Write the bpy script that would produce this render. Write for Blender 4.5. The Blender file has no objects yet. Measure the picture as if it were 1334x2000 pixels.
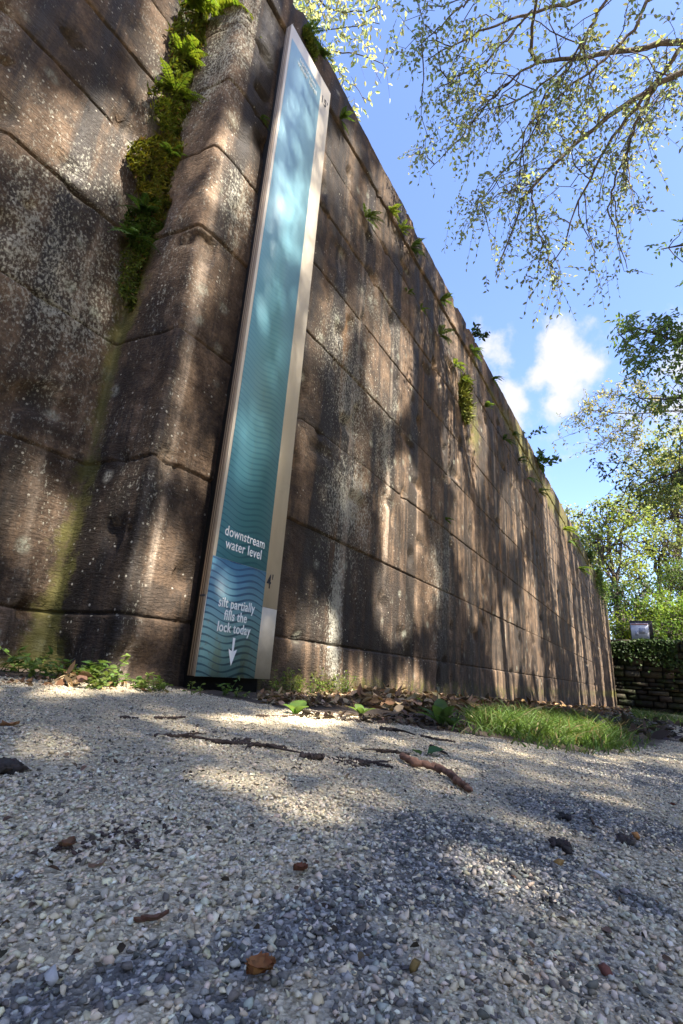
import bpy, math
import numpy as np
from mathutils import Matrix, Vector

# ------------------------------------------------------------------ camera, sky, sun, exposure
SC = bpy.context.scene
COL = SC.collection
FL, YAW, PITCH, ROLL = 960.72, 0.56933, 0.315876, 0.067758     # focal length in photo pixels (1334 x 2000)
CAM = np.array([0.0, -1.6512, 0.0])                             # z = 0 is the height of the lens
_f = np.array([math.cos(YAW)*math.cos(PITCH), math.sin(YAW)*math.cos(PITCH), math.sin(PITCH)])
_r0 = np.array([math.sin(YAW), -math.cos(YAW), 0.0]); _u0 = np.cross(_r0, _f)
_r = math.cos(ROLL)*_r0 + math.sin(ROLL)*_u0
_u = -math.sin(ROLL)*_r0 + math.cos(ROLL)*_u0
cd = bpy.data.cameras.new('camera'); cam = bpy.data.objects.new('camera', cd); COL.objects.link(cam)
cam.matrix_world = Matrix(((_r[0], _u[0], -_f[0], CAM[0]), (_r[1], _u[1], -_f[1], CAM[1]),
                           (_r[2], _u[2], -_f[2], CAM[2]), (0, 0, 0, 1)))
cd.sensor_fit = 'VERTICAL'; cd.sensor_height = 24.0; cd.lens = FL/2000.0*24.0
cd.clip_start = 0.02; cd.clip_end = 3000
SC.camera = cam

SUN = np.array([-0.30, -1.0, 1.15]); SUN /= np.linalg.norm(SUN)
EXPOSURE = 2.45
SKY_STRENGTH = 0.088
SUN_STRENGTH = 5.0
ld = bpy.data.lights.new('sun', 'SUN'); ld.energy = SUN_STRENGTH; ld.angle = math.radians(0.5); ld.color = (1.0, 0.92, 0.80)
sun = bpy.data.objects.new('sun', ld); COL.objects.link(sun)
sun.rotation_euler = Vector(SUN).to_track_quat('Z', 'Y').to_euler(); sun.location = (-5, -12, 20)

SC.view_settings.view_transform = 'Standard'; SC.view_settings.look = 'None'
SC.view_settings.gamma = 1.0; SC.view_settings.exposure = EXPOSURE
try: SC.view_settings.use_curve_mapping = False
except Exception: pass

def pxdir(x, y):
    d = (x-667.0)/FL*_r - (y-1000.0)/FL*_u + _f
    return d/np.linalg.norm(d)

def topx(P):
    v = np.atleast_2d(P) - CAM
    w = v@_f
    return np.stack([667+FL*(v@_r)/w, 1000-FL*(v@_u)/w], -1)

W = bpy.data.worlds.new('World'); SC.world = W; W.use_nodes = True
def build_world():
    nt = W.node_tree; nt.nodes.clear(); N = nt.nodes.new; Lk = nt.links.new
    out = N('ShaderNodeOutputWorld'); bg = N('ShaderNodeBackground')
    sky = N('ShaderNodeTexSky'); sky.sky_type = 'NISHITA'; sky.sun_disc = False
    sky.sun_elevation = math.asin(SUN[2]); sky.sun_rotation = math.atan2(SUN[0], SUN[1])
    sky.altitude = 100; sky.air_density = 1.0; sky.dust_density = 1.2; sky.ozone_density = 2.2
    tc = N('ShaderNodeTexCoord')
    def math_(op, a, b=None, c=None):
        m = N('ShaderNodeMath'); m.operation = op
        for i, v in enumerate((a, b, c)):
            if v is None: continue
            if isinstance(v, (int, float)): m.inputs[i].default_value = v
            else: Lk(v, m.inputs[i])
        return m.outputs[0]
    # cumulus clouds: soft lumps at fixed sky directions, broken up by noise
    n1 = N('ShaderNodeTexNoise'); n1.inputs['Scale'].default_value = 16; n1.inputs['Detail'].default_value = 8; n1.inputs['Roughness'].default_value = .58
    Lk(tc.outputs['Generated'], n1.inputs['Vector'])
    total = None
    lumps = [((1105, 690), .068, 1.0), ((1095, 745), .058, 1.0), ((1150, 712), .042, .95), ((1075, 665), .04, .9),
             ((1000, 775), .06, .75), ((975, 745), .04, .6), ((1010, 815), .05, .6), ((985, 700), .06, .36), ((1045, 640), .03, .4), ((1080, 790), .06, .8),
             ((1050, 748), .05, .85), ((1025, 790), .045, .75), ((1060, 800), .05, .6), ((1320, 800), .07, .6), ((1240, 830), .05, .4), ((1390, 700), .1, .7), ((560, 800), .12, .8), ((1700, 900), .16, .9), ((1120, 830), .07, .35)]
    for (x, y), rad, amp in lumps:
        d = pxdir(x, y)
        dt = N('ShaderNodeVectorMath'); dt.operation = 'DISTANCE'; Lk(tc.outputs['Generated'], dt.inputs[0]); dt.inputs[1].default_value = d.tolist()
        v = math_('MULTIPLY', math_('SUBTRACT', 1.0, math_('DIVIDE', dt.outputs['Value'], rad)), amp)
        v = math_('MAXIMUM', v, -1.0)
        total = v if total is None else math_('MAXIMUM', total, v)
    dens = math_('ADD', total, math_('MULTIPLY', math_('SUBTRACT', n1.outputs['Fac'], .5), 2.6))
    mr = N('ShaderNodeMapRange'); mr.interpolation_type = 'SMOOTHSTEP'
    mr.inputs['From Min'].default_value = .0; mr.inputs['From Max'].default_value = .85; mr.inputs['To Max'].default_value = .95
    Lk(dens, mr.inputs['Value'])
    mix = N('ShaderNodeMix'); mix.data_type = 'RGBA'
    Lk(mr.outputs[0], mix.inputs['Factor'])
    tint = N('ShaderNodeMix'); tint.data_type = 'RGBA'; tint.blend_type = 'MULTIPLY'; tint.inputs['Factor'].default_value = 1
    Lk(sky.outputs[0], tint.inputs[6]); tint.inputs[7].default_value = (.87, .88, 1.04, 1)
    Lk(tint.outputs[2], mix.inputs[6]); mix.inputs[7].default_value = (2.25, 2.2, 2.2, 1)
    Lk(mix.outputs[2], bg.inputs['Color']); bg.inputs['Strength'].default_value = SKY_STRENGTH
    Lk(bg.outputs[0], out.inputs['Surface'])
build_world()

# ------------------------------------------------------------------ helpers
RNG = np.random.default_rng(11)
def _h(ix, iy, iz, seed):
    n = (ix.astype(np.int64)*374761393 + iy.astype(np.int64)*668265263 + iz.astype(np.int64)*2147483647*3 + seed*1274126177) & 0xffffffff
    n = ((n ^ (n >> 13))*1274126177) & 0xffffffff
    n = ((n ^ (n >> 16))*2246822519) & 0xffffffff
    return ((n ^ (n >> 15)) & 0xffffff)/float(0xffffff)
def vn(x, y, z=0.0, seed=0):
    x, y, z = np.broadcast_arrays(np.asarray(x, float), np.asarray(y, float), np.asarray(z, float))
    ix, iy, iz = np.floor(x), np.floor(y), np.floor(z)
    fx, fy, fz = x-ix, y-iy, z-iz
    fx, fy, fz = (t*t*(3-2*t) for t in (fx, fy, fz))
    r = 0
    for a in (0, 1):
        for b in (0, 1):
            for c in (0, 1):
                r = r + _h(ix+a, iy+b, iz+c, seed)*(fx if a else 1-fx)*(fy if b else 1-fy)*(fz if c else 1-fz)
    return r
def fbm(x, y, z=0.0, seed=0, oct=4):
    r = 0; a = .5; t = 0
    x, y, z = np.asarray(x, float), np.asarray(y, float), np.asarray(z, float)
    for o in range(oct):
        r = r+a*vn(x, y, z, seed+o*7); t += a; a *= .5; x, y, z = x*2.03, y*2.03, z*2.03
    return r/t
def sstep(a, b, x):
    t = np.clip((x-a)/(b-a), 0, 1); return t*t*(3-2*t)
def unit(v):
    v = np.asarray(v, float); return v/np.maximum(np.linalg.norm(v, axis=-1, keepdims=True), 1e-9)

class Geo:
    def __init__(s): s.V = []; s.F = []; s.C = []; s.n = 0
    def add(s, V, F, C=None):
        V = np.asarray(V, float).reshape(-1, 3)
        if not isinstance(F, (list, tuple)) or (len(F) and not isinstance(F[0], np.ndarray)): F = [np.asarray(F)]
        for f in F:
            if len(f): s.F.append(f.astype(np.int64)+s.n)
        s.V.append(V)
        if C is None: C = np.ones((len(V), 3))*.5
        C = np.asarray(C, float)
        if C.ndim == 1: C = np.tile(C, (len(V), 1))
        s.C.append(C); s.n += len(V); return s
    def build(s, name, mat=None, parent=None, smooth=False):
        me = bpy.data.meshes.new(name)
        V = np.concatenate(s.V); C = np.concatenate(s.C)
        me.vertices.add(len(V)); me.vertices.foreach_set('co', V.ravel().astype(np.float32))
        loops = np.concatenate([f.ravel() for f in s.F]); tot = np.concatenate([np.full(len(f), f.shape[1]) for f in s.F])
        start = np.concatenate([[0], np.cumsum(tot)[:-1]])
        me.loops.add(len(loops)); me.loops.foreach_set('vertex_index', loops.astype(np.int32))
        me.polygons.add(len(tot)); me.polygons.foreach_set('loop_start', start.astype(np.int32)); me.polygons.foreach_set('loop_total', tot.astype(np.int32))
        if smooth: me.polygons.foreach_set('use_smooth', np.ones(len(tot), bool))
        a = me.color_attributes.new('Col', 'FLOAT_COLOR', 'POINT')
        a.data.foreach_set('color', np.concatenate([C, np.ones((len(C), 1))], 1).ravel().astype(np.float32))
        me.update(calc_edges=True); me.validate()
        if mat: me.materials.append(mat)
        o = bpy.data.objects.new(name, me); COL.objects.link(o)
        if parent is not None: o.parent = parent
        return o

def thing(name, label, cat, loc=(0, 0, 0), group=None):
    o = bpy.data.objects.new(name, None); COL.objects.link(o); o.empty_display_size = .1
    o.location = [float(v) for v in loc]; return tag(o, label, cat, group)
def tag(o, label, cat, group=None):
    o['label'] = label; o['category'] = cat
    if group: o['group'] = group
    return o
def settle(o, parent):
    """parent o (modelled in world coordinates) to an Empty without moving it"""
    o.parent = parent; o.location = Vector(o.location)-parent.location; return o
def kind(o, k): o['kind'] = k; return o

def tubes(G, paths, k=6, col=(.5, .5, .5)):
    """paths: list of (points (n,3), radii (n,))"""
    ang = np.linspace(0, 2*np.pi, k, endpoint=False)
    for P, R in paths:
        P = np.asarray(P, float); R = np.broadcast_to(np.asarray(R, float), (len(P),)); n = len(P)
        T = unit(np.gradient(P, axis=0))
        up = np.where(np.abs(T[:, 2:3]) < .9, np.array([[0, 0, 1.0]]), np.array([[1.0, 0, 0]]))
        A = unit(np.cross(T, up)); B = np.cross(T, A)
        V = P[:, None]+R[:, None, None]*(np.cos(ang)[None, :, None]*A[:, None]+np.sin(ang)[None, :, None]*B[:, None])
        V = np.concatenate([V.reshape(-1, 3), P[:1], P[-1:]])
        i = np.arange(n-1)[:, None]*k; j = np.arange(k)[None]; jn = (j+1) % k
        Q = np.stack([i+j, i+jn, i+k+jn, i+k+j], -1).reshape(-1, 4)
        cap0 = np.stack([np.full(k, n*k), jn[0], j[0]], -1); e = (n-1)*k
        cap1 = np.stack([np.full(k, n*k+1), e+j[0], e+jn[0]], -1)
        G.add(V, [Q, np.concatenate([cap0, cap1])], col)

def leaves(G, P, D, Nn, L, Wd, C, fold=.25, shape='ovate', droop=.0):
    P = np.asarray(P, float); m = len(P); D = unit(D); S = unit(np.cross(D, Nn)); Nn = np.cross(S, D)
    L = np.broadcast_to(L, (m,))[:, None]; Wd = np.broadcast_to(Wd, (m,))[:, None]
    C = np.broadcast_to(np.asarray(C, float), (m, 3))
    up = Nn*fold*Wd
    if shape == 'diamond':
        V = np.stack([P, P+D*L*.45-S*Wd*.5+up, P+D*L-Nn*droop*L, P+D*L*.45+S*Wd*.5+up], 1)
        b = np.arange(m)[:, None]*4
        G.add(V.reshape(-1, 3), np.concatenate([b+np.array([[0, 1, 2]]), b+np.array([[0, 2, 3]])]), np.repeat(C, 4, 0))
    else:
        V = np.stack([P, P+D*L*.28-S*Wd*.42+up, P+D*L*.62-S*Wd*.40+up-Nn*droop*L*.4, P+D*L-Nn*droop*L,
                      P+D*L*.62+S*Wd*.40+up-Nn*droop*L*.4, P+D*L*.28+S*Wd*.42+up], 1)
        b = np.arange(m)[:, None]*6
        G.add(V.reshape(-1, 3), np.concatenate([b+np.array([[0, 1, 2, 3]]), b+np.array([[0, 3, 4, 5]])]), np.repeat(C, 6, 0))

def merge(a, b):
    for f in b.F: a.F.append(f+a.n)
    a.V += b.V; a.C += b.C; a.n += b.n
def rdir(n, rng, flat=1.0):
    v = rng.normal(size=(n, 3)); v[:, 2] *= flat; return unit(v)
def jitcol(base, n, rng, v=.25, h=.12):
    b = np.asarray(base, float)*(1+v*rng.uniform(-1, 1, (n, 1)))
    return np.clip(b*(1+h*rng.uniform(-1, 1, (n, 3))), 0, 1)

def sprays(GL, GT, P, D, length, n, leafL, leafW, base, rng, twr=.003, droop=.3, shape='ovate', spread=.9, tw_col=(.06, .045, .035), flat=.6, v=.3):
    """short twigs from P along D carrying n alternate leaves each"""
    P = np.asarray(P, float); m = len(P); D = unit(D); length = np.broadcast_to(length, (m,))
    N0 = unit(np.array([0, 0, 1.0])+rng.normal(size=(m, 3))*flat); S = unit(np.cross(D, N0))
    t = np.linspace(.12, 1, n)[None, :, None]+rng.uniform(-.05, .05, (m, n, 1))
    base_p = P[:, None]+D[:, None]*length[:, None, None]*t - np.array([0, 0, 1.0])*(droop*length[:, None, None]*t**2)
    side = np.where(np.arange(n) % 2, 1, -1)[None, :, None]*(1-.6*(t > .95))
    ld_ = unit(D[:, None]*.6+S[:, None]*side*spread+rng.normal(size=(m, n, 3))*.35-np.array([0, 0, 1.0])*droop)
    nn = unit(N0[:, None]+rng.normal(size=(m, n, 3))*.55)
    q = m*n
    sc = rng.uniform(.65, 1.2, q)
    leaves(GL, base_p.reshape(-1, 3), ld_.reshape(-1, 3), nn.reshape(-1, 3), leafL*sc, leafW*sc, jitcol(base, q, rng, v), .18, shape, .12)
    if GT is not None:
        a = np.array([0, 2.1, 4.2]); k = 3
        B = np.cross(D, S); tt = np.array([0, .5, 1.0])
        C = P[:, None]+D[:, None]*length[:, None, None]*tt[None, :, None]-np.array([0, 0, 1.0])*(droop*length[:, None, None]*tt[None, :, None]**2)
        R = twr*np.array([1, .75, .35])
        V = C[:, :, None]+R[None, :, None, None]*(np.cos(a)[None, None, :, None]*S[:, None, None]+np.sin(a)[None, None, :, None]*B[:, None, None])
        b = np.arange(m)[:, None]*9; F = []
        for i in (0, 1):
            for j in range(3): F.append(b+np.array([[i*3+j, i*3+(j+1) % 3, i*3+3+(j+1) % 3, i*3+3+j]]))
        GT.add(V.reshape(-1, 3), np.concatenate(F), tw_col)

def wiggle(P0, P1, n, amp, rng, sag=0.0):
    t = np.linspace(0, 1, n)[:, None]; P = np.asarray(P0)*(1-t)+np.asarray(P1)*t
    w = rng.normal(size=(n, 3))*amp; w[0] = w[-1] = 0
    return P+w-np.array([0, 0, 1.0])*sag*4*t*(1-t)
def resample(P, n):
    P = np.asarray(P, float); d = np.concatenate([[0], np.cumsum(np.linalg.norm(np.diff(P, axis=0), axis=1))])
    s = np.linspace(0, d[-1], n); return np.stack([np.interp(s, d, P[:, i]) for i in range(P.shape[1])], 1)

# ------------------------------------------------------------------ materials
class NT:
    def __init__(s, name):
        s.m = bpy.data.materials.new(name); s.m.use_nodes = True; s.t = s.m.node_tree; s.t.nodes.clear()
        s.out = s.n('ShaderNodeOutputMaterial'); s.tc = s.n('ShaderNodeTexCoord').outputs['Object']
    def n(s, t, **kw):
        x = s.t.nodes.new(t)
        for k, v in kw.items(): setattr(x, k, v)
        return x
    def put(s, sock, v):
        if v is None: return
        if isinstance(v, bpy.types.NodeSocket): s.t.links.new(v, sock)
        elif isinstance(v, (tuple, list)) and len(v) == 3 and sock.type == 'RGBA': sock.default_value = (*v, 1)
        else: sock.default_value = v
    def m_(s, op, a, b=None, c=None, clamp=False):
        x = s.n('ShaderNodeMath', operation=op, use_clamp=clamp)
        for i, v in enumerate((a, b, c)): s.put(x.inputs[i], v)
        return x.outputs[0]
    def mix(s, f, a, b, mode='MIX'):
        x = s.n('ShaderNodeMix', data_type='RGBA', blend_type=mode); s.put(x.inputs[0], f); s.put(x.inputs[6], a); s.put(x.inputs[7], b); return x.outputs[2]
    def scale(s, v, xyz):
        x = s.n('ShaderNodeVectorMath', operation='MULTIPLY'); s.put(x.inputs[0], v); x.inputs[1].default_value = xyz; return x.outputs[0]
    def noise(s, v=None, scale=5, detail=4, rough=.55, dist=0.0):
        x = s.n('ShaderNodeTexNoise'); s.put(x.inputs['Vector'], v if v is not None else s.tc)
        x.inputs['Scale'].default_value = scale; x.inputs['Detail'].default_value = detail; x.inputs['Roughness'].default_value = rough; x.inputs['Distortion'].default_value = dist
        return x.outputs['Fac']
    def vor(s, v=None, scale=5, feat='F1'):
        x = s.n('ShaderNodeTexVoronoi', feature=feat); s.put(x.inputs['Vector'], v if v is not None else s.tc); x.inputs['Scale'].default_value = scale; return x
    def ramp(s, v, a, b, lo=0.0, hi=1.0):
        x = s.n('ShaderNodeMapRange', interpolation_type='SMOOTHSTEP'); s.put(x.inputs['Value'], v)
        x.inputs['From Min'].default_value = a; x.inputs['From Max'].default_value = b; x.inputs['To Min'].default_value = lo; x.inputs['To Max'].default_value = hi
        return x.outputs[0]
    def attr(s, name='Col'):
        x = s.n('ShaderNodeAttribute', attribute_name=name); return x
    def bump(s, h, strength=.5, dist=.01, prev=None):
        x = s.n('ShaderNodeBump'); s.put(x.inputs['Height'], h); x.inputs['Strength'].default_value = strength; x.inputs['Distance'].default_value = dist
        if prev is not None: s.put(x.inputs['Normal'], prev)
        return x.outputs[0]
    def bsdf(s, col, rough=.8, normal=None, spec=.3):
        x = s.n('ShaderNodeBsdfPrincipled'); s.put(x.inputs['Base Color'], col); s.put(x.inputs['Roughness'], rough); s.put(x.inputs['Specular IOR Level'], spec)
        if normal is not None: s.put(x.inputs['Normal'], normal)
        s.t.links.new(x.outputs[0], s.out.inputs['Surface']); return x

def mat_leaf(name, trans=.4, rough=.5):
    t = NT(name); c = t.attr().outputs['Color']
    p = t.n('ShaderNodeBsdfPrincipled'); t.put(p.inputs['Base Color'], c); p.inputs['Roughness'].default_value = rough; p.inputs['Specular IOR Level'].default_value = .25
    tr = t.n('ShaderNodeBsdfTranslucent'); t.put(tr.inputs['Color'], t.mix(1.0, c, (1.35, 1.3, .75), 'MULTIPLY'))
    mx = t.n('ShaderNodeMixShader'); mx.inputs[0].default_value = trans
    t.t.links.new(p.outputs[0], mx.inputs[1]); t.t.links.new(tr.outputs[0], mx.inputs[2]); t.t.links.new(mx.outputs[0], t.out.inputs['Surface'])
    return t.m
def mat_attr(name, rough=.85, nscale=60, namp=.5, bump=.3, bd=.004, spec=.2):
    t = NT(name); n = t.noise(scale=nscale, detail=5)
    c = t.mix(1.0, t.attr().outputs['Color'], t.mix(n, (1-namp,)*3, (1+namp,)*3), 'MULTIPLY')
    t.bsdf(c, rough, t.bump(n, bump, bd), spec); return t.m

def mat_stone():
    t = NT('weathered_sandstone'); P = t.tc
    at = t.attr(); sep = t.n('ShaderNodeSeparateColor'); t.put(sep.inputs[0], at.outputs['Color'])
    tint, moss, lich = sep.outputs[0], sep.outputs[1], sep.outputs[2]
    big = t.noise(scale=1.3, detail=5, rough=.6); med = t.noise(scale=7, detail=6, rough=.65); fine = t.noise(scale=70, detail=4, rough=.7)
    col = t.mix(t.ramp(big, .3, .7), (.045, .030, .020), (.125, .086, .058))
    col = t.mix(t.ramp(med, .35, .72), col, (.18, .13, .092))
    col = t.mix(1.0, col, t.mix(tint, (.36, .34, .33), (1.4, 1.34, 1.26)), 'MULTIPLY')
    # vertical run-off streaks: black organic stain, pale leached stone, iron
    sv = t.scale(P, (5.0, 5.0, .33)); st = t.noise(sv, 1.0, 6, .62, .3); sv2 = t.scale(P, (11.0, 11.0, .5)); st2 = t.noise(sv2, 1.0, 5, .6)
    col = t.mix(t.ramp(st, .42, .58, 0, .92), col, (.016, .0125, .0095))
    col = t.mix(t.ramp(st2, .52, .75, 0, .75), col, (.028, .022, .019))
    sv3 = t.scale(P, (7.0, 7.0, .28)); st3 = t.noise(sv3, 1.0, 5, .55); 
    col = t.mix(t.ramp(st3, .57, .72, 0, .55), col, (.36, .29, .23))
    sv4 = t.scale(P, (3.4, 3.4, .22)); st4 = t.noise(sv4, 1.0, 4, .5, .2)
    col = t.mix(t.ramp(st4, .66, .76, 0, .6), col, (.34, .17, .055))
    # dark grime blotches
    bl = t.noise(scale=2.6, detail=6, rough=.7)
    col = t.mix(t.ramp(bl, .46, .62, 0, .8), col, (.021, .0165, .0135))
    # speckle
    col = t.mix(1.0, col, t.mix(t.ramp(fine, .25, .75), (.62, .62, .62), (1.38, 1.36, 1.33)), 'MULTIPLY')
    # white crust lichen: fine scaly patches steered by the painted-on-stone density
    lv = t.noise(t.scale(P, (1, 1, .6)), 92, 5, .7); lbig = t.noise(t.scale(P, (1.6, 1.6, .7)), 2.2, 5, .65)
    lm = t.m_('ADD', t.m_('ADD', lv, t.m_('MULTIPLY', lbig, .55)), t.m_('MULTIPLY', lich, .42))
    lfac = t.ramp(lm, .95, 1.13, 0, .66)
    col = t.mix(lfac, col, t.mix(med, (.30, .31, .26), (.52, .50, .43)))
    dv = t.vor(scale=26); dots = t.m_('MULTIPLY', t.ramp(dv.outputs['Distance'], .10, .17, 1, 0), t.ramp(t.m_('ADD', t.noise(scale=3.1, detail=3), t.m_('MULTIPLY', lich, .3)), .52, .66))
    col = t.mix(t.m_('MULTIPLY', dots, .6), col, (.5, .48, .41))
    cv = t.vor(t.mix(.06, P, t.n('ShaderNodeTexNoise').outputs['Color']), 7.5); cr = t.n('ShaderNodeSeparateColor'); t.put(cr.inputs[0], cv.outputs['Color'])
    colony = t.m_('MULTIPLY', t.ramp(t.m_('ADD', cv.outputs['Distance'], t.m_('MULTIPLY', lv, .22)), .20, .42, 1, 0), t.ramp(t.m_('ADD', cr.outputs[0], t.m_('MULTIPLY', lich, .8)), .80, .95))
    col = t.mix(t.m_('MULTIPLY', colony, t.ramp(lv, .40, .58, .1, .62)), col, t.mix(cr.outputs[1], (.24, .26, .21), (.46, .45, .38)))
    # moss film
    mm = t.m_('MULTIPLY', t.ramp(t.m_('ADD', t.noise(scale=11, detail=8, rough=.75), t.m_('MULTIPLY', moss, .55)), .78, 1.0), t.ramp(moss, .02, .3))
    col = t.mix(t.m_('MULTIPLY', mm, .75), col, t.mix(med, (.04, .045, .008), (.13, .118, .028)))
    col = t.mix(1.0, col, (.92, .91, .885), 'MULTIPLY')
    # surface relief: chisel strokes, pits, grain
    ch = t.noise(t.scale(P, (1, 1, 3.4)), 26, 4, .6, .6)
    pit = t.ramp(t.vor(scale=9.5).outputs['Distance'], .02, .09)
    nb = t.bump(ch, .55, .016); nb = t.bump(fine, .5, .006, nb); nb = t.bump(pit, .5, .012, nb); nb = t.bump(lfac, .35, .003, nb)
    t.bsdf(col, t.ramp(st, .4, .65, .85, .62), nb, .28)
    return t.m

def mat_ground():
    t = NT('gravel_and_soil'); at = t.attr(); sep = t.n('ShaderNodeSeparateColor'); t.put(sep.inputs[0], at.outputs['Color'])
    soil, painted_shade, wet = sep.outputs[0], sep.outputs[1], sep.outputs[2]
    v = t.vor(scale=330)
    rnd = t.n('ShaderNodeSeparateColor'); t.put(rnd.inputs[0], v.outputs['Color'])
    n = t.noise(scale=3, detail=5); fine = t.noise(scale=120, detail=4, rough=.7)
    g = t.mix(t.ramp(rnd.outputs[0], .1, .95), (.33, .28, .19), (.56, .485, .345))
    g = t.mix(1.0, g, t.mix(n, (.75, .75, .75), (1.2, 1.2, 1.2)), 'MULTIPLY')
    a = t.mix(t.ramp(rnd.outputs[1], .35, .98), (.11, .107, .10), (.33, .325, .31))
    c = t.mix(painted_shade, g, a)
    s = t.mix(t.noise(scale=14, detail=6, rough=.7), (.028, .02, .014), (.10, .075, .055))
    s = t.mix(wet, s, (.03, .028, .03))
    c = t.mix(soil, c, s)
    c = t.mix(1.0, c, t.mix(fine, (.6, .6, .6), (1.4, 1.4, 1.4)), 'MULTIPLY')
    b = t.bump(v.outputs['Distance'], .8, .003); b = t.bump(fine, .6, .006, b)
    t.bsdf(c, t.m_('SUBTRACT', .92, t.m_('MULTIPLY', wet, .6)), b, .3); return t.m

STONE = mat_stone(); GROUND = mat_ground()
LEAF = mat_leaf('leaf_blade', .5); MOSSM = mat_leaf('moss_tissue', .25, .8); GRASS = mat_leaf('grass_blade', .35, .45)
BARK = mat_attr('bark', .9, 40, .5, .6, .01); DRY = mat_leaf('dry_leaf', .15, .8)
PEBBLE = mat_attr('pebble_stone', .85, 160, .35, .3, .002, .3)

# ------------------------------------------------------------------ ground
def gz(x, y):
    x = np.asarray(x, float); y = np.asarray(y, float)
    z = -.06-.022*np.clip(x, -12, 34)+.06*np.clip(y, -2.2, .5)
    z = z+.022*(fbm(x*1.7, y*1.7, 0, 3, 3)-.5)+.05*(fbm(x*.35, y*.35, 0, 5, 2)-.5)*sstep(2, 8, np.hypot(x, y+1.65))
    return z
def gpt(px, py):
    d = pxdir(px, py); t = .3
    for _ in range(36):
        p = CAM+d*t; t = t*.5+.5*max(.05, float(gz(p[0], p[1]))/min(d[2], -1e-3)) if d[2] < -1e-3 else 40.
        t = min(t, 60.)
    p = CAM+d*t; return np.array([p[0], p[1], float(gz(p[0], p[1]))])
def gpts(q):
    q = np.asarray(q, float); d = (q[:, :1]-667.0)/FL*_r-(q[:, 1:]-1000.0)/FL*_u+_f; d = unit(d); t = np.full(len(q), 1.0)
    for _ in range(40):
        p = CAM+d*t[:, None]; t = np.minimum(t*.5+.5*np.maximum(.05, gz(p[:, 0], p[:, 1])/np.minimum(d[:, 2], -1e-3)), 60.)
    p = CAM+d*t[:, None]; return np.stack([p[:, 0], p[:, 1], gz(p[:, 0], p[:, 1])], 1)
def wpt(px, py, y=0.0):
    d = pxdir(px, py); t = (y-CAM[1])/d[1]; return CAM+d*t

# the edge of the gravel: between it and the wall lies soil
EDGE = np.array([gpt(*q)[:2] for q in ((505, 1366), (560, 1376), (640, 1398), (760, 1412), (880, 1432), (1000, 1448), (1150, 1474), (1240, 1466), (1334, 1450))])
_o = np.argsort(EDGE[:, 0]); EDGE = EDGE[_o]
def soil_mask(x, y):
    yb = np.interp(x, np.concatenate([[-8, 1.3], EDGE[:, 0], [40]]), np.concatenate([[.30, -.02], EDGE[:, 1], [EDGE[-1, 1]]]))
    n = (fbm(x*9, y*9, 0, 21, 3)-.5)
    return sstep(-.05, .07, y-yb+n*.16)
def painted_shade_mask(x, y):
    """foreground shade painted into the path colour as dark patches, anchored at the spots the photo shows"""
    m = np.zeros(np.shape(x))
    for c, r, a in SHADE_SPOTS:
        dx, dy = x-c[0], y-c[1]
        m = np.maximum(m, a*(1-sstep(.45, 1.0, np.sqrt((dx/r[0])**2+(dy/r[1])**2)+.7*(fbm(x*6, y*6, 0, 31, 4)-.5))))
    return m
SHADE_SPOTS = []
def _shade_spot(px, py, px2, py2, a=1.0):
    p, q = gpt(px, py), gpt(px2, py2); r = max(.03, float(np.hypot(*(p-q)[:2]))); SHADE_SPOTS.append((p[:2], (r, r*.9), a))
for q in ((600, 1800, 420, 1800), (980, 1690, 1100, 1690), (1210, 1610, 1300, 1600), (330, 1890, 200, 1890), (900, 1660, 1090, 1640), (700, 1740, 560, 1735), (820, 1740, 950, 1740), (500, 1850, 350, 1850), (250, 1920, 120, 1910), (700, 1850, 560, 1850), (1120, 1580, 1220, 1575),
          (1080, 1750, 1180, 1750), (1300, 1640, 1380, 1640), (420, 1990, 300, 1990), (1290, 1520, 1360, 1510), (1250, 1760, 1330, 1770), (60, 1960, -20, 1960), (930, 1830, 1000, 1840, .5), (740, 1960, 900, 1960, .55), (1150, 1900, 1280, 1900, .45)):
    _shade_spot(*q)
WET = [(gpt(*q)[:2], r) for q, r in (((1215, 1395), .9), ((1280, 1415), .7), ((1180, 1385), 1.0), ((1310, 1425), .5))]
def wet_mask(x, y):
    m = np.zeros(np.shape(x))
    for c, r in WET: m = np.maximum(m, 1-sstep(.5, 1., np.hypot(x-c[0], y-c[1])/r+.8*(fbm(x*4, y*4, 0, 8, 3)-.5)))
    return m

def build_ground():
    rr = np.concatenate([[0], .06*1.022**np.arange(0, 400)]); rr = rr[rr < 420]; rr = np.append(rr, [700., 1500.])
    na = 640; th = np.linspace(0, 2*np.pi, na, endpoint=False)
    X = rr[:, None]*np.cos(th)[None]; Y = CAM[1]+rr[:, None]*np.sin(th)[None]
    fine = (fbm(X*22, Y*22, 0, 41, 3)-.5)*.012*(rr[:, None] < 4)
    Z = gz(X, Y)+fine
    C = np.stack([soil_mask(X, Y), painted_shade_mask(X, Y), wet_mask(X, Y)], -1)
    nr = len(rr); i = np.arange(nr-1)[:, None]*na; j = np.arange(na)[None]; jn = (j+1) % na
    Q = np.stack([i+j, i+jn, i+na+jn, i+na+j], -1).reshape(-1, 4)
    g = Geo().add(np.stack([X, Y, Z], -1).reshape(-1, 3), [Q], C.reshape(-1, 3))
    o = g.build('ground', GROUND, smooth=True); kind(o, 'structure'); return o
build_ground()

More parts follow.
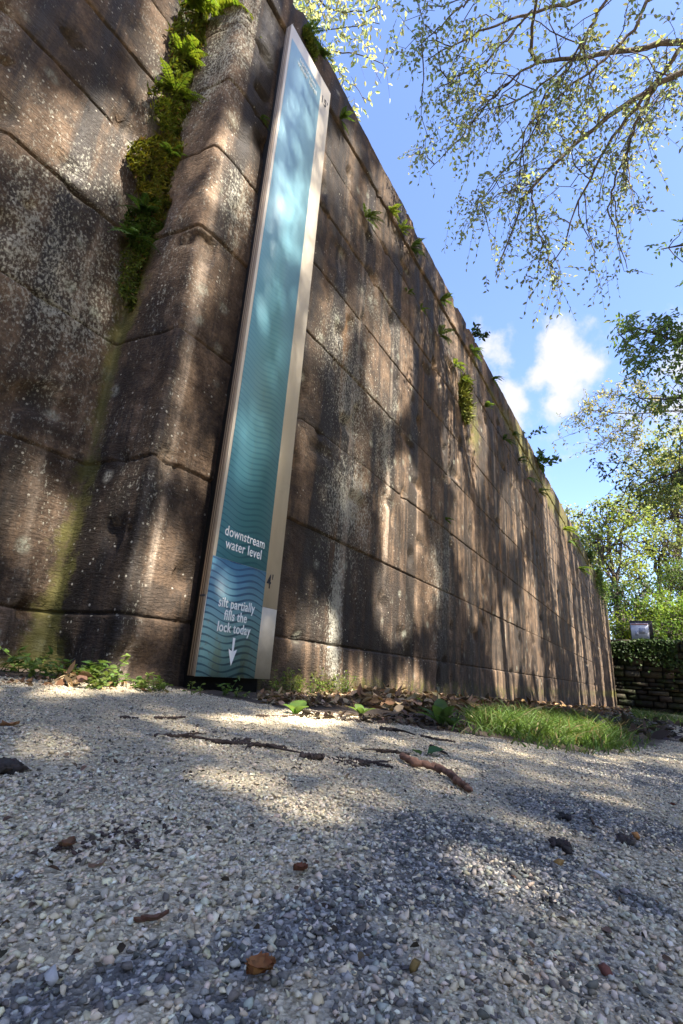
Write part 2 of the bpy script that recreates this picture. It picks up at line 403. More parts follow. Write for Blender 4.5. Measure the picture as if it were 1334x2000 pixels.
# ------------------------------------------------------------------ the lock wall
JZ = np.array([.155, .80, 1.43, 2.04, 2.58, 3.10, 3.60, 4.05]); TOPZ = 4.42; XEND = 25.6; YB = .40
def plan():
    """plan curve of the wall face: recess face, hollow corner, quoin nose, long chamber face"""
    pts = []
    xs = np.concatenate([np.linspace(-7, -1.6, 50), np.arange(-1.56, 1.02, .03)])
    for x in xs: pts.append((x, YB, 0))
    for t in np.linspace(0, 1, 7): pts.append((1.03+.06*t, YB+.0*t, 1))
    for t in np.linspace(0, 1, 16)[1:]: pts.append((1.095+.035*t**2, YB-t*(YB-.13), 2))
    for a in np.linspace(0, math.pi/2, 14)[1:]: pts.append((1.13+.13*(1-math.cos(a)), .13-.13*math.sin(a), 3))
    x = 1.262; dx = .02
    while x < XEND:
        pts.append((x, 0.0, 4)); x += dx
        if x > 5: dx = min(.09, dx*1.01)
    pts.append((XEND, 0, 4))
    return np.array(pts)
VJ = {}
_rv = np.random.default_rng(5)
for c in range(9):
    VJ[c] = np.cumsum(_rv.uniform(1.3, 2.3, 16))+(.7 if c % 2 else 0)+1.4
VJL = {c: -np.cumsum(_rv.uniform(1.0, 1.9, 7))+.4 for c in range(9)}

# (photo x, y, wall plane, radius, depth): lewis holes and knocked out stones
HOLES = [(65, 517, YB, .020, .05), (10, 112, YB, .022, .05), (62, 400, YB, .016, .03), (185, 118, YB, .016, .03), (150, 250, YB, .010, .02), (247, 1038, .06, .014, .04), (366, 768, 0, .014, .04), (312, 886, .01, .028, .03), (345, 915, 0, .022, .02),
         (355, 630, 0, .020, .03), (795, 865, 0, .018, .03), (700, 940, 0, .014, .03), (635, 950, 0, .012, .02), (640, 590, 0, .02, .02), (350, 1215, 0, .02, .012), (385, 1225, 0, .03, .012), (500, 215, 0, .016, .03), (535, 32, 0, .014, .03)]
def wall_profile(S, pl, Z):
    """S x Z grid of points of the stone face, with joints, chips and tooling"""
    x0, y0, reg = pl[:, 0], pl[:, 1], pl[:, 2]
    d = np.gradient(pl[:, :2], axis=0); d = unit(d); nx, ny = d[:, 1], -d[:, 0]   # outward (towards the camera side)
    nz_ = len(Z); ns = len(pl)
    X = np.repeat(x0[:, None], nz_, 1); Y = np.repeat(y0[:, None], nz_, 1); Zg = np.repeat(Z[None], ns, 0).copy()
    # sharper nose in the two lowest courses
    sharp = np.where(Zg < 1.43, .97, .6)
    nose = (reg == 3)[:, None]
    X = np.where(nose, X+(1.13-X)*0*sharp, X); 
    sq = nose*sharp; cx, cy = 1.13, 0.0
    vx, vy = X-1.26, Y-.13                      # superellipse-like squaring of the nose
    mx = np.maximum(np.abs(vx), np.abs(vy))/.13; k = 1/np.maximum(mx, .2)
    X = X+sq*(vx*(k-1)); Y = Y+sq*(vy*(k-1))
    A, B = S[:, None]*np.ones_like(Zg), Zg
    crs = np.searchsorted(JZ, Z)                 # course of each row
    wob = (fbm(A*2.2, B*0+crs[None]*3.1, 0, 61, 3)-.5)*.02
    dep = np.zeros_like(Zg); chip = fbm(A*7, B*7, 0, 71, 4)
    wob_n = fbm(A*1.3, B*0+2, 0, 66, 3)
    for ji, jz in enumerate(JZ):
        q = np.abs(B-jz); open_ = .2+1.1*vn(A*1.1, B*0+ji*5.3, 0, 77)
        dep += np.exp(-(q/.006)**2)*.017*open_+np.exp(-(q/.028)**2)*.0015
        dep += np.exp(-(q/.04)**2)*.022*sstep(.70, .84, chip)
    tint = np.zeros_like(Zg)
    for c in range(len(JZ)+1):
        rows = np.where(crs == c)[0]
        if not len(rows): continue
        vj = np.sort(np.concatenate([VJL[c], VJ[c]])) if c < 9 else np.array([])
        vj = vj[(vj > 1.5) | (vj < .7)]
        xa = x0[:, None]
        for v in vj:
            wj = .005 if abs(v) < 6 else .012
            g = np.exp(-((xa-v-(.006*np.sin(B[:, rows]*9+v*7)))/wj)**2)*.014*((reg == 4) if v > 1 else (reg == 0))[:, None]
            dep[:, rows] += g+np.exp(-((xa-v)/.03)**2)*.0015
        bid = np.searchsorted(vj, x0)+100*((reg > 0)*(x0 < 1.5))
        tint[:, rows] = _h(bid+c*37, bid*0+c, bid*0, 9)[:, None]
    low = (fbm(A*1.6, B*1.6, 0, 81, 4)-.5)*.018
    rough = (fbm(A*14, B*14, 0, 91, 4)-.5)*.012
    pits = sstep(.80, .90, vn(A*6.1, B*6.1, 3, 97))*.03
    blockoff = (tint-.5)*.009
    cop = (B > JZ[-1])*.018
    for hx, hy, yy, hr, hd in HOLES:
        q = wpt(hx, hy, yy); pits = np.maximum(pits, hd*(1-sstep(.5, 1.1, np.sqrt((X-q[0])**2+(Y-q[1])**2+(Zg-q[2])**2)/hr+.25*(chip-.5))))
    off = low+rough+blockoff+cop-dep-pits
    X = X+nx[:, None]*off; Y = Y+ny[:, None]*off
    top = (Z >= TOPZ-1e-6)
    Zg = Zg+np.where(top[None], (fbm(A*1.2, B*0, 0, 15, 4)-.5)*.07, 0)
    # slightly sagging joints
    Zg = Zg+wob*np.exp(-((Zg-JZ[np.clip(crs, 0, len(JZ)-1)][None])/.2)**2)*0
    # moss and lichen density in the stone surface
    xa = x0[:, None]
    crev = np.exp(-((S-S[np.argmax(reg == 2)])[:, None]/(.09+.07*sstep(1.4, 2.0, B)))**2)
    moss = crev*(.85+.2*sstep(1.2, 2.2, B))+np.exp(-((B+.08)/.16)**2)*(.65*(xa > 1.9)+.45*(xa < 1.2))
    moss += .30*np.exp(-((xa-.98+.10*(vn(B*3, A*0, 0, 12)-.5))/.10)**2)*sstep(1.0, .2, B)*(reg <= 2)[:, None]
    moss += sstep(4.0, 9, xa)*(np.exp(-((B-4.1)/.40)**2)*.85*(.5+vn(A*3.2, B*.6, 0, 55))+np.exp(-((B-3.1)/.9)**2)*.55*vn(A*3.2, B*.4, 0, 56))+(xa > 2)*(np.exp(-((B-4.05)/.06)**2)*.35)
    moss += .8*np.exp(-((xa-5.6)/.35)**2)*np.exp(-((B-3.05)/.6)**2)
    moss += np.clip(sstep(16, 25, xa)*.35, 0, 1)
    lich = np.where((reg <= 1)[:, None], .27+.35*np.exp(-((xa-.75)/.4)**2)*np.exp(-((B-1.55)/.6)**2), .1)
    lich = np.where(((reg == 2) | (reg == 3))[:, None], .25+.2*sstep(2.4, 3.2, B), lich)
    for cx_, cz_, rx, rz, a in ((2.6, 2.0, .5, .7, .5), (3.2, 1.7, .25, .6, .5), (2.7, 1.1, .3, .5, .6), (3.0, 2.9, .5, .4, .4), (2.6, .35, .1, .6, .7), (4.4, 1.0, .3, .8, .5), (1.36, 2.35, .14, .4, .45)):
        lich = np.maximum(lich, np.where((reg >= 3)[:, None], a*np.exp(-((xa-cx_)/rx)**2-((B-cz_)/rz)**2)+.1, lich*0))
    stain = .75*np.exp(-((xa-.3)/.7)**2-((B-1.15)/.42)**2)*(reg <= 1)[:, None]+.6*np.exp(-((xa-3.4)/1.6)**2-((B-.35)/.45)**2)*(reg == 4)[:, None]+.5*np.exp(-((xa-2.3)/.5)**2-((B-1.1)/.5)**2)*(reg == 4)[:, None]+.5*(reg == 2)[:, None]*sstep(2.1, 1.2, B)
    tint = np.clip(.22+.7*tint-stain*(.6+.8*(fbm(A*2, B*2, 0, 17, 3)-.5)), 0, 1)
    C = np.stack([tint, np.clip(moss, 0, 1), np.clip(lich, 0, 1)], -1)
    return np.stack([X, Y, Zg], -1), C

def build_wall():
    pl = plan(); S = np.concatenate([[0], np.cumsum(np.hypot(*np.diff(pl[:, :2], axis=0).T))])
    zz = list(np.arange(-.95, TOPZ, .034))
    for j in JZ: zz += [j+o for o in (-.022, -.012, -.007, -.003, .003, .007, .012, .022)]
    Z = np.unique(np.round(np.array(zz+[TOPZ]), 4)); Z = Z[np.concatenate([[True], np.diff(Z) > .0025])]; Z[-1] = TOPZ
    V, C = wall_profile(S, pl, Z)
    ns, nz_ = V.shape[:2]
    jc = int(np.argmin(np.abs(Z-JZ[-1])))
    i_cr = int(np.argmax(pl[:, 2] == 1)); i_q = int(np.argmax(pl[:, 0] > 1.6)) if True else 0
    i_q = int(np.where((pl[:, 2] == 4) & (pl[:, 0] > 1.6))[0][0])
    def patch(a, b, c, d):
        v = V[a:b+1, c:d+1]; m, n = v.shape[:2]
        i = np.arange(m-1)[:, None]*n; j = np.arange(n-1)[None]
        Q = np.stack([i+j, i+n+j, i+n+j+1, i+j+1], -1).reshape(-1, 4)
        return Geo().add(v.reshape(-1, 3), [Q], C[a:b+1, c:d+1].reshape(-1, 3))
    g = patch(i_q, ns-1, 0, jc)
    # end face, back and bed of the wall body
    xe, xl = XEND, -7.0
    g.add([(xe, 0.02, -.95), (xe, 1.3, -.95), (xe, 1.3, 4.05), (xe, .02, 4.05)], [np.array([[0, 1, 2, 3]])], (.5, .2, .1))
    g.add([(xl, 1.3, -.95), (xe, 1.3, -.95), (xe, 1.3, 4.40), (xl, 1.3, 4.40)], [np.array([[3, 2, 1, 0]])], (.5, .2, .1))
    wall = g.build('lock_wall', STONE, smooth=True)
    tag(wall, 'tall dark sandstone lock wall of big courses running from the moss crevice to the far end', 'wall')
    q = patch(i_cr, i_q, 0, jc).build('quoin', STONE, wall, smooth=True); q['label'] = 'rounded corner stones left of the tall sign'
    r = patch(0, i_cr, 0, jc).build('recess_face', STONE, wall, smooth=True); r['label'] = 'set back lichen covered stone face left of the moss crevice'
    g = patch(0, ns-1, jc, nz_-1)
    e = V[:, -1]; back = e.copy(); back[:, 1] = 1.3; back[:, 2] = e[:, 2]*.2+4.42*.8
    mid = e*.5+back*.5; mid[:, 2] += (fbm(mid[:, 0]*3, mid[:, 1]*3, 0, 4, 3)-.5)*.05
    vv = np.stack([e, mid, back], 1); i = np.arange(ns-1)[:, None]*3; j = np.arange(2)[None]
    g.add(vv.reshape(-1, 3), [np.stack([i+j, i+3+j, i+4+j, i+1+j], -1).reshape(-1, 4)], np.tile([.4, .45, .1], (ns*3, 1)))
    g.add([(xe, 0.02, 4.05), (xe, 1.3, 4.05), (xe, 1.3, 4.42), (xe, .02, 4.42)], [np.array([[0, 1, 2, 3]])], (.5, .2, .1))
    g.build('coping', STONE, wall, smooth=True)
    # earth bank behind the wall
    x = np.linspace(-60, XEND+.3, 60); y = np.concatenate([np.linspace(1.25, 8, 12), np.linspace(10, 120, 16)])
    X, Y = np.meshgrid(x, y, indexing='ij'); Zt = 4.36+(fbm(X*.5, Y*.5, 0, 2, 3)-.5)*.3*(Y > 1.5)-.0*Y
    m, n = X.shape; i = np.arange(m-1)[:, None]*n; j = np.arange(n-1)[None]
    t = NT('bank_turf'); nn = t.noise(scale=6, detail=6); t.bsdf(t.mix(nn, (.03, .05, .012), (.09, .12, .03)), .9, t.bump(nn, .5, .05))
    b = Geo().add(np.stack([X, Y, Zt], -1).reshape(-1, 3), [np.stack([i+j, i+n+j, i+n+j+1, i+j+1], -1).reshape(-1, 4)])
    b.add([(XEND+.3, 1.25, -1.2), (XEND+.3, 120, -1.2), (XEND+.3, 120, 4.5), (XEND+.3, 1.25, 4.36)], [np.array([[0, 1, 2, 3]])])
    kind(b.build('terrain', t.m, smooth=True), 'structure')
    return wall
build_wall()

def build_far_wall():
    """low rubble wall that closes the chamber at the far end"""
    rng = np.random.default_rng(8)
    t = NT('mossy_rubble'); at = t.attr().outputs['Color']; n = t.noise(scale=5, detail=6, rough=.7)
    c = t.mix(1.0, at, t.mix(n, (.5, .5, .5), (1.5, 1.5, 1.5)), 'MULTIPLY')
    c = t.mix(t.ramp(t.noise(scale=1.6, detail=6, rough=.7), .45, .62, 0, .85), c, (.016, .024, .008))
    t.bsdf(c, .9, t.bump(n, .9, .08), .1)
    g = Geo()
    X0 = XEND+.05
    g.add([(X0+.35, .4, -1.3), (X0+.35, -16, -1.3), (X0+.35, -16, 2.1), (X0+.35, .4, 2.1)], [np.array([[0, 1, 2, 3]])], (.02, .018, .015))
    z = -.75
    while z < 2.15:
        h = rng.uniform(.14, .40); y = .35
        while y > -16:
            w = rng.uniform(.18, .85); d = rng.uniform(-.14, .10)
            hh = min(h, 2.25-z)-.02; yy = np.array([y-.015, y-w+.015]); cc = np.array(jitcol((.035, .031, .024), 1, rng, .75, .12)[0])
            # bevelled stone: front ring inset
            a = rng.uniform(.03, .07); zz = np.array([z, z+hh]); j = rng.uniform(-.03, .03, (8, 3))
            B = np.array([(X0+.4, yy[0], zz[0]), (X0+.4, yy[1], zz[0]), (X0+.4, yy[1], zz[1]), (X0+.4, yy[0], zz[1]),
                          (X0+d, yy[0]-a, zz[0]+a), (X0+d, yy[1]+a, zz[0]+a), (X0+d, yy[1]+a, zz[1]-a), (X0+d, yy[0]-a, zz[1]-a)])
            M = B.copy(); M[:4, 0] = X0+d+.09; B[4:] += j[4:]
            V = np.concatenate([B[:4], M[:4], B[4:]])
            F = [[8, 9, 10, 11]]
            for k in range(4):
                F += [[k, (k+1) % 4, 4+(k+1) % 4, 4+k], [4+k, 4+(k+1) % 4, 8+(k+1) % 4, 8+k]]
            g.add(V, [np.array(F)], cc)
            y -= w
        z += h
    g.add([(X0+.3, .4, 2.2), (X0+.3, -16, 2.2), (X0+1.6, -16, 2.2), (X0+1.6, .4, 2.2)], [np.array([[0, 1, 2, 3]])], (.06, .06, .04))
    o = g.build('rubble_wall', t.m); tag(o, 'low dark mossy rubble wall closing the far end of the lock chamber', 'wall')
    # ivy hanging over it
    n = 5200; gi = Geo()
    yy = rng.uniform(-9, .2, n); zt = 2.25-np.abs(rng.normal(0, .45, n))*(.4+1.2*vn(yy*.8, yy*0, 0, 3)); keep = vn(yy*1.1, zt*1.1, 0, 12) > .42
    yy, zt = yy[keep], zt[keep]; n = len(yy)
    P = np.stack([X0-.1-rng.uniform(0, .12, n), yy, zt], 1)
    leaves(gi, P, rdir(n, rng)+np.array([-.3, 0, -.9]), np.array([-1., 0, .4])+rng.normal(size=(n, 3))*.4, .13, .12, jitcol((.035, .06, .018), n, rng, .5))
    tag(gi.build('ivy', LEAF), 'dark ivy curtain trailing over the top of the far rubble wall', 'ivy')
build_far_wall()

# ------------------------------------------------------------------ the tall sign
def build_sign():
    sx, w, wb, zb, z4, z15, zt = 1.420, .456, .3443, -.048, .4325, 3.785, 3.905
    yf = -.12
    root = thing('water_level_sign', 'tall narrow blue board with wave lines and white lettering standing off the stone wall', 'sign', (sx+w/2, -.1, zb))
    def put(o): return settle(o, root)
    def box(g, x0, x1, y0, y1, z0, z1, col):
        V = [(x, y, z) for z in (z0, z1) for (x, y) in ((x0, y0), (x1, y0), (x1, y1), (x0, y1))]
        F = np.array([[0, 1, 2, 3][::-1], [4, 5, 6, 7], [0, 1, 5, 4], [1, 2, 6, 5], [2, 3, 7, 6], [3, 0, 4, 7]])
        g.add(V, [F], col)
    # plywood body: stacked plies seen on the left edge
    t = NT('plywood'); z = t.noise(t.scale(t.tc, (40, 160, 1.2)), 1.0, 4, .6); lay = t.noise(t.scale(t.tc, (0, 170, 0)), 1.0, 0)
    c = t.mix(t.ramp(lay, .40, .60), (.12, .085, .055), (.52, .42, .31)); c = t.mix(t.ramp(z, .4, .75, 0, .6), c, (.13, .10, .08))
    c = t.mix(t.ramp(t.noise(t.scale(t.tc, (5, 5, 1.5)), 1.0, 5), .5, .7, 0, .6), c, (.12, .095, .07))
    t.bsdf(c, .8, t.bump(z, .4, .002))
    g = Geo(); box(g, sx+.001, sx+w-.001, yf+.004, yf+.046, zb+.001, zt-.001, (.5,)*3); put(g.build('plywood_backing', t.m))
    # near-black box added to stand in for the shadow between board and wall
    tb = NT('gap_shadow_black'); nb = tb.noise(tb.scale(tb.tc, (30, 30, 2)), 1.0, 4); tb.bsdf(tb.mix(nb, (.006, .006, .006), (.018, .016, .014)), .8, tb.bump(nb, .3, .003))
    g = Geo(); box(g, sx+.05, sx+w-.03, yf+.0465, .02, -.16, zt-.05, (.5,)*3); put(g.build('gap_shadow_board', tb.m))
    # cream face in two pieces with a thin seam
    t2 = NT('cream_panel'); n = t2.noise(t2.scale(t2.tc, (9, 9, 2.2)), 1.0, 6, .65); n2 = t2.noise(scale=5, detail=5, rough=.7)
    c = t2.mix(t2.ramp(n, .35, .7), (.60, .53, .42), (.68, .60, .48)); c = t2.mix(t2.ramp(n2, .55, .75, 0, .35), c, (0.325, 0.273, 0.182))
    lowz = t2.n('ShaderNodeSeparateXYZ'); t2.put(lowz.inputs[0], t2.tc)
    c = t2.mix(t2.m_('MULTIPLY', t2.ramp(lowz.outputs[2], .0, .42, 1, 0), t2.ramp(n2, .35, .65, .1, .6)), c, (0.338, 0.273, 0.156))
    t2.bsdf(c, .55, t2.bump(n, .1, .002), .35)
    for a, b in ((zb, .2685), (.2705, zt)):
        g = Geo(); box(g, sx, sx+w, yf, yf+.004, a, b, (.5,)*3); put(g.build('cream_panel', t2.m))
    # blue printed skins
    def blue(name, lower):
        t = NT(name); s = t.n('ShaderNodeSeparateXYZ'); t.put(s.inputs[0], t.tc); x, z = s.outputs[0], s.outputs[2]   # object origin = sign foot
        lam = .262
        wv = t.m_('MULTIPLY', t.m_('COSINE', t.m_('MULTIPLY', t.m_('SUBTRACT', x, -.150), 2*math.pi/lam)), -.0135 if False else .0135)
        ph = t.m_('DIVIDE', t.m_('SUBTRACT', z, wv), .0285)
        fr = t.m_('FRACT', ph); tri = t.m_('ABSOLUTE', t.m_('SUBTRACT', fr, .5))
        thick = t.m_('ADD', .135, t.m_('MULTIPLY', t.m_('SINE', t.m_('MULTIPLY', x, 24.0)), .05))
        line = t.ramp(t.m_('SUBTRACT', tri, thick), -.03, .03, 1, 0)
        if lower:
            base = t.mix(t.ramp(z, 0, .48), (0.200, 0.376, 0.384), (.034, .122, .172))
            g1 = t.ramp(t.noise(t.scale(t.tc, (14, 14, 3)), 1.0, 4), .45, .65)
            base = t.mix(t.m_('MULTIPLY', g1, t.ramp(z, .05, .26, .75, 0)), base, (0.176, 0.232, 0.128))
            c = t.mix(t.m_('MULTIPLY', line, t.ramp(z, 0, .40, .72, .96)), base, (.006, .042, .085))
        else:
            base = t.mix(t.ramp(z, .45, 1.4), (.075, .252, .33), (.122, .305, .37)); base = t.mix(t.ramp(z, 1.3, 3.7), base, (.225, .369, .41))
            c = t.mix(t.m_('MULTIPLY', line, t.ramp(z, .45, 2.9, .55, .05)), base, t.mix(t.ramp(z, .5, 2.5), (0.021, 0.120, 0.208), (0.068, 0.221, 0.306)))
        n = t.noise(t.scale(t.tc, (7, 7, 1.4)), 1.0, 5, .65)
        c = t.mix(t.ramp(n, .5, .8, 0, .18), c, (0.285, 0.390, 0.420))
        gr = t.noise(t.scale(t.tc, (30, 30, 2.0)), 1.0, 6, .7); sp = t.noise(scale=60, detail=4, rough=.7)
        c = t.mix(t.ramp(gr, .56, .78, 0, .30), c, (.16, .17, .15))
        c = t.mix(t.m_('MULTIPLY', t.ramp(sp, .56, .70, 0, .6), t.ramp(z, 0, .45, 1, .12)), c, (.14, .115, .08))
        t.bsdf(c, .42, t.bump(n, .05, .002), .4)
        return t.m
    g = Geo(); box(g, sx+.0005, sx+wb, yf-.004, yf-.0002, zb+.0004, z4-.001, (.5,)*3); put(g.build('lower_blue_panel', blue('deep_blue_print', True)))
    g = Geo(); box(g, sx+.016, sx+wb, yf-.003, yf-.0002, z4+.001, z15, (.5,)*3); put(g.build('upper_blue_panel', blue('pale_blue_print', False)))
    # lettering
    def flat(name, col):
        t = NT(name); t.bsdf(col, .5); return t.m
    WH, BK = flat('white_ink', (.78, .80, .78)), flat('black_ink', (.03, .03, .035))
    def text(name, body, x, z, size, mat, y, align='CENTER', sxx=.78, bold=.007, lines=1.0):
        cu = bpy.data.curves.new(name, 'FONT'); cu.body = body; cu.size = size; cu.align_x = align; cu.space_line = lines; cu.offset = bold*size; cu.extrude = .0006; cu.space_character = 1.06
        tmp = bpy.data.objects.new(name, cu); COL.objects.link(tmp)
        dg = bpy.context.evaluated_depsgraph_get(); me = bpy.data.meshes.new_from_object(tmp.evaluated_get(dg)); me.name = name
        bpy.data.objects.remove(tmp); bpy.data.curves.remove(cu)
        me.transform(Matrix.Rotation(math.pi/2, 4, 'X') @ Matrix.Diagonal((sxx, 1, 1, 1))); me.materials.clear(); me.materials.append(mat)
        o = bpy.data.objects.new(name, me); COL.objects.link(o); o.location = (x, y, z); return put(o)
    cx = sx+wb*.515
    text('lettering', 'downstream\nwater level', cx, .535, .064, WH, yf-.0045, lines=.86)
    text('lettering', 'silt partially\nfills the\nlock today', cx, .232, .058, WH, yf-.0055, lines=.86, bold=.013)
    text('lettering', 'upstream\nwater level', cx+.02, 3.715, .058, WH, yf-.0045, lines=.9, bold=0.004)
    text('height_mark', "4'", sx+wb+.014, .415-.055, .096, BK, yf-.0012, 'LEFT', .66, .006)
    text('height_mark', "15'", sx+wb+.012, 3.785-.085, .096, BK, yf-.0012, 'LEFT', .66, .006)
    a = Geo(); ax, az = sx+wb*.535, .030
    V = np.array([(-.0075, 0, .083), (.0075, 0, .083), (.0055, 0, .028), (.026, 0, .037), (0, 0, -.032), (-.026, 0, .037), (-.0055, 0, .028)])*[1, 1, 1]+[ax, yf-.0052, az]
    a.add(V, [np.array([[0, 1, 2, 6]]), np.array([[2, 3, 4], [2, 4, 6], [6, 4, 5]])]); put(a.build('arrow', WH))
    # staples / screws on the plywood edge
    g = Geo(); box(g, sx-.0015, sx+.002, yf+.012, yf+.04, .262, .270, (.5,)*3); put(g.build('edge_staple', BK))
    return root
build_sign()

# ------------------------------------------------------------------ gravel
ICO = None
def ico():
    p = (1+5**.5)/2
    v = unit(np.array([(-1, p, 0), (1, p, 0), (-1, -p, 0), (1, -p, 0), (0, -1, p), (0, 1, p), (0, -1, -p), (0, 1, -p), (p, 0, -1), (p, 0, 1), (-p, 0, -1), (-p, 0, 1)], float))
    f = np.array([(0, 11, 5), (0, 5, 1), (0, 1, 7), (0, 7, 10), (0, 10, 11), (1, 5, 9), (5, 11, 4), (11, 10, 2), (10, 7, 6), (7, 1, 8), (3, 9, 4), (3, 4, 2), (3, 2, 6), (3, 6, 8), (3, 8, 9), (4, 9, 5), (2, 4, 11), (6, 2, 10), (8, 6, 7), (9, 8, 1)])
    return v, f
def octa():
    v = np.array([(1, 0, 0), (0, 1, 0), (-1, 0, 0), (0, -1, 0), (0, 0, 1), (0, 0, -1)], float)
    f = np.array([(0, 1, 4), (1, 2, 4), (2, 3, 4), (3, 0, 4), (1, 0, 5), (2, 1, 5), (3, 2, 5), (0, 3, 5)])
    return v, f
def stones(G, P, size, col, rng, proto, flat=(.32, .72)):
    v, f = proto; n = len(P); k = len(v)
    s = size[:, None]*np.stack([rng.uniform(.75, 1.25, n), rng.uniform(.55, 1.0, n), rng.uniform(*flat, n)], 1)*.5
    V = (v[None]+rng.normal(0, .22, (n, k, 3)))*rng.uniform(.7, 1.25, (n, k, 1))*s[:, None]
    tl = rng.normal(0, .35, (n, 2)); c, sn = np.cos(tl[:, :1]), np.sin(tl[:, :1])
    V = np.stack([V[..., 0]*c-V[..., 2]*sn, V[..., 1], V[..., 0]*sn+V[..., 2]*c], -1)
    a = rng.uniform(0, 6.28, (n, 1)); c, sn = np.cos(a), np.sin(a)
    V = np.stack([V[..., 0]*c-V[..., 1]*sn, V[..., 0]*sn+V[..., 1]*c, V[..., 2]], -1)+P[:, None]
    G.add(V.reshape(-1, 3), [(f[None]+np.arange(n)[:, None, None]*k).reshape(-1, 3)], np.repeat(col, k, 0))
def gravel_col(x, y, rng):
    n = len(x); u = rng.uniform(size=n)
    am = np.clip(painted_shade_mask(x, y), 0, 1)
    tan = np.array([(.54, .465, .345)]); wht = np.array([(.62, .585, .50)]); drk = np.array([(.14, .13, .115)]); gry = np.array([(.45, .41, .34)])
    c = np.where((u < .46)[:, None], tan, np.where((u < .78)[:, None], gry, np.where((u < .94)[:, None], drk, wht)))
    d1 = np.array([(.12, .117, .112)]); d2 = np.array([(.29, .285, .27)])
    w = rng.uniform(size=n); cd_ = np.where((w < .48)[:, None], d1, np.where((w < .84)[:, None], d2, wht*.8))
    c = np.where((rng.uniform(size=n) < am*.85)[:, None], cd_, c)  # darker stones carry the painted shade band
    c = c*(1+.26*rng.uniform(-1, 1, (n, 1)))*(1+.06*rng.uniform(-1, 1, (n, 3)))
    c = c*(.86+.42*fbm(x*1.3, y*1.3, 0, 51, 3))[:, None]*np.array([1.04, 1.01, .92])
    return np.clip(c, .01, .8)
def build_gravel():
    rng = np.random.default_rng(3); g = Geo()
    def ring(r0, r1, dens, smin, smax, proto, a0=-48, a1=118):
        A = math.radians(a1-a0)/2*(r1*r1-r0*r0); n = int(A*dens)
        r = np.sqrt(rng.uniform(r0*r0, r1*r1, n)); a = np.radians(rng.uniform(a0, a1, n))
        x, y = r*np.cos(a), CAM[1]+r*np.sin(a)
        k = (soil_mask(x, y) < rng.uniform(.25, .9, n)); x, y, r = x[k], y[k], r[k]; n = len(x)
        s = smin+(smax-smin)*rng.uniform(size=n)**2.2
        z = gz(x, y)+(fbm(x*22, y*22, 0, 41, 3)-.5)*.012*(r < 4)+s*rng.uniform(-.05, .32, n)
        stones(g, np.stack([x, y, z], 1), s, gravel_col(x, y, rng), rng, proto)
    I, O = ico(), octa()
    ring(.10, .70, 80000, .0022, .0068, I)
    ring(.50, 1.6, 300, .006, .0115, I)
    ring(.70, 1.9, 44000, .0028, .0072, O)
    ring(1.9, 3.6, 9500, .0045, .011, O)
    ring(3.6, 7.0, 900, .007, .014, O, -40, 70)
    o = g.build('gravel', PEBBLE); kind(o, 'stuff'); o['label'] = 'crushed stone gravel covering the path'
    return o
build_gravel()
#PLANTS
# ------------------------------------------------------------------ trees
def poly_in(px, py, poly):
    poly = np.asarray(poly, float); c = np.zeros(len(px), bool); j = len(poly)-1
    for i in range(len(poly)):
        xi, yi = poly[i]; xj, yj = poly[j]
        c ^= ((yi > py) != (yj > py)) & (px < (xj-xi)*(py-yi)/(yj-yi+1e-12)+xi); j = i
    return c
def sample_poly(poly, n, rng):
    poly = np.asarray(poly, float); out = []; lo, hi = poly.min(0), poly.max(0); got = 0
    while got < n:
        q = rng.uniform(lo, hi, (n*3, 2)); q = q[poly_in(q[:, 0], q[:, 1], poly)]; out.append(q); got += len(q)
    return np.concatenate(out)[:n]
def at(px, py, dist): return CAM+pxdir(px, py)*dist

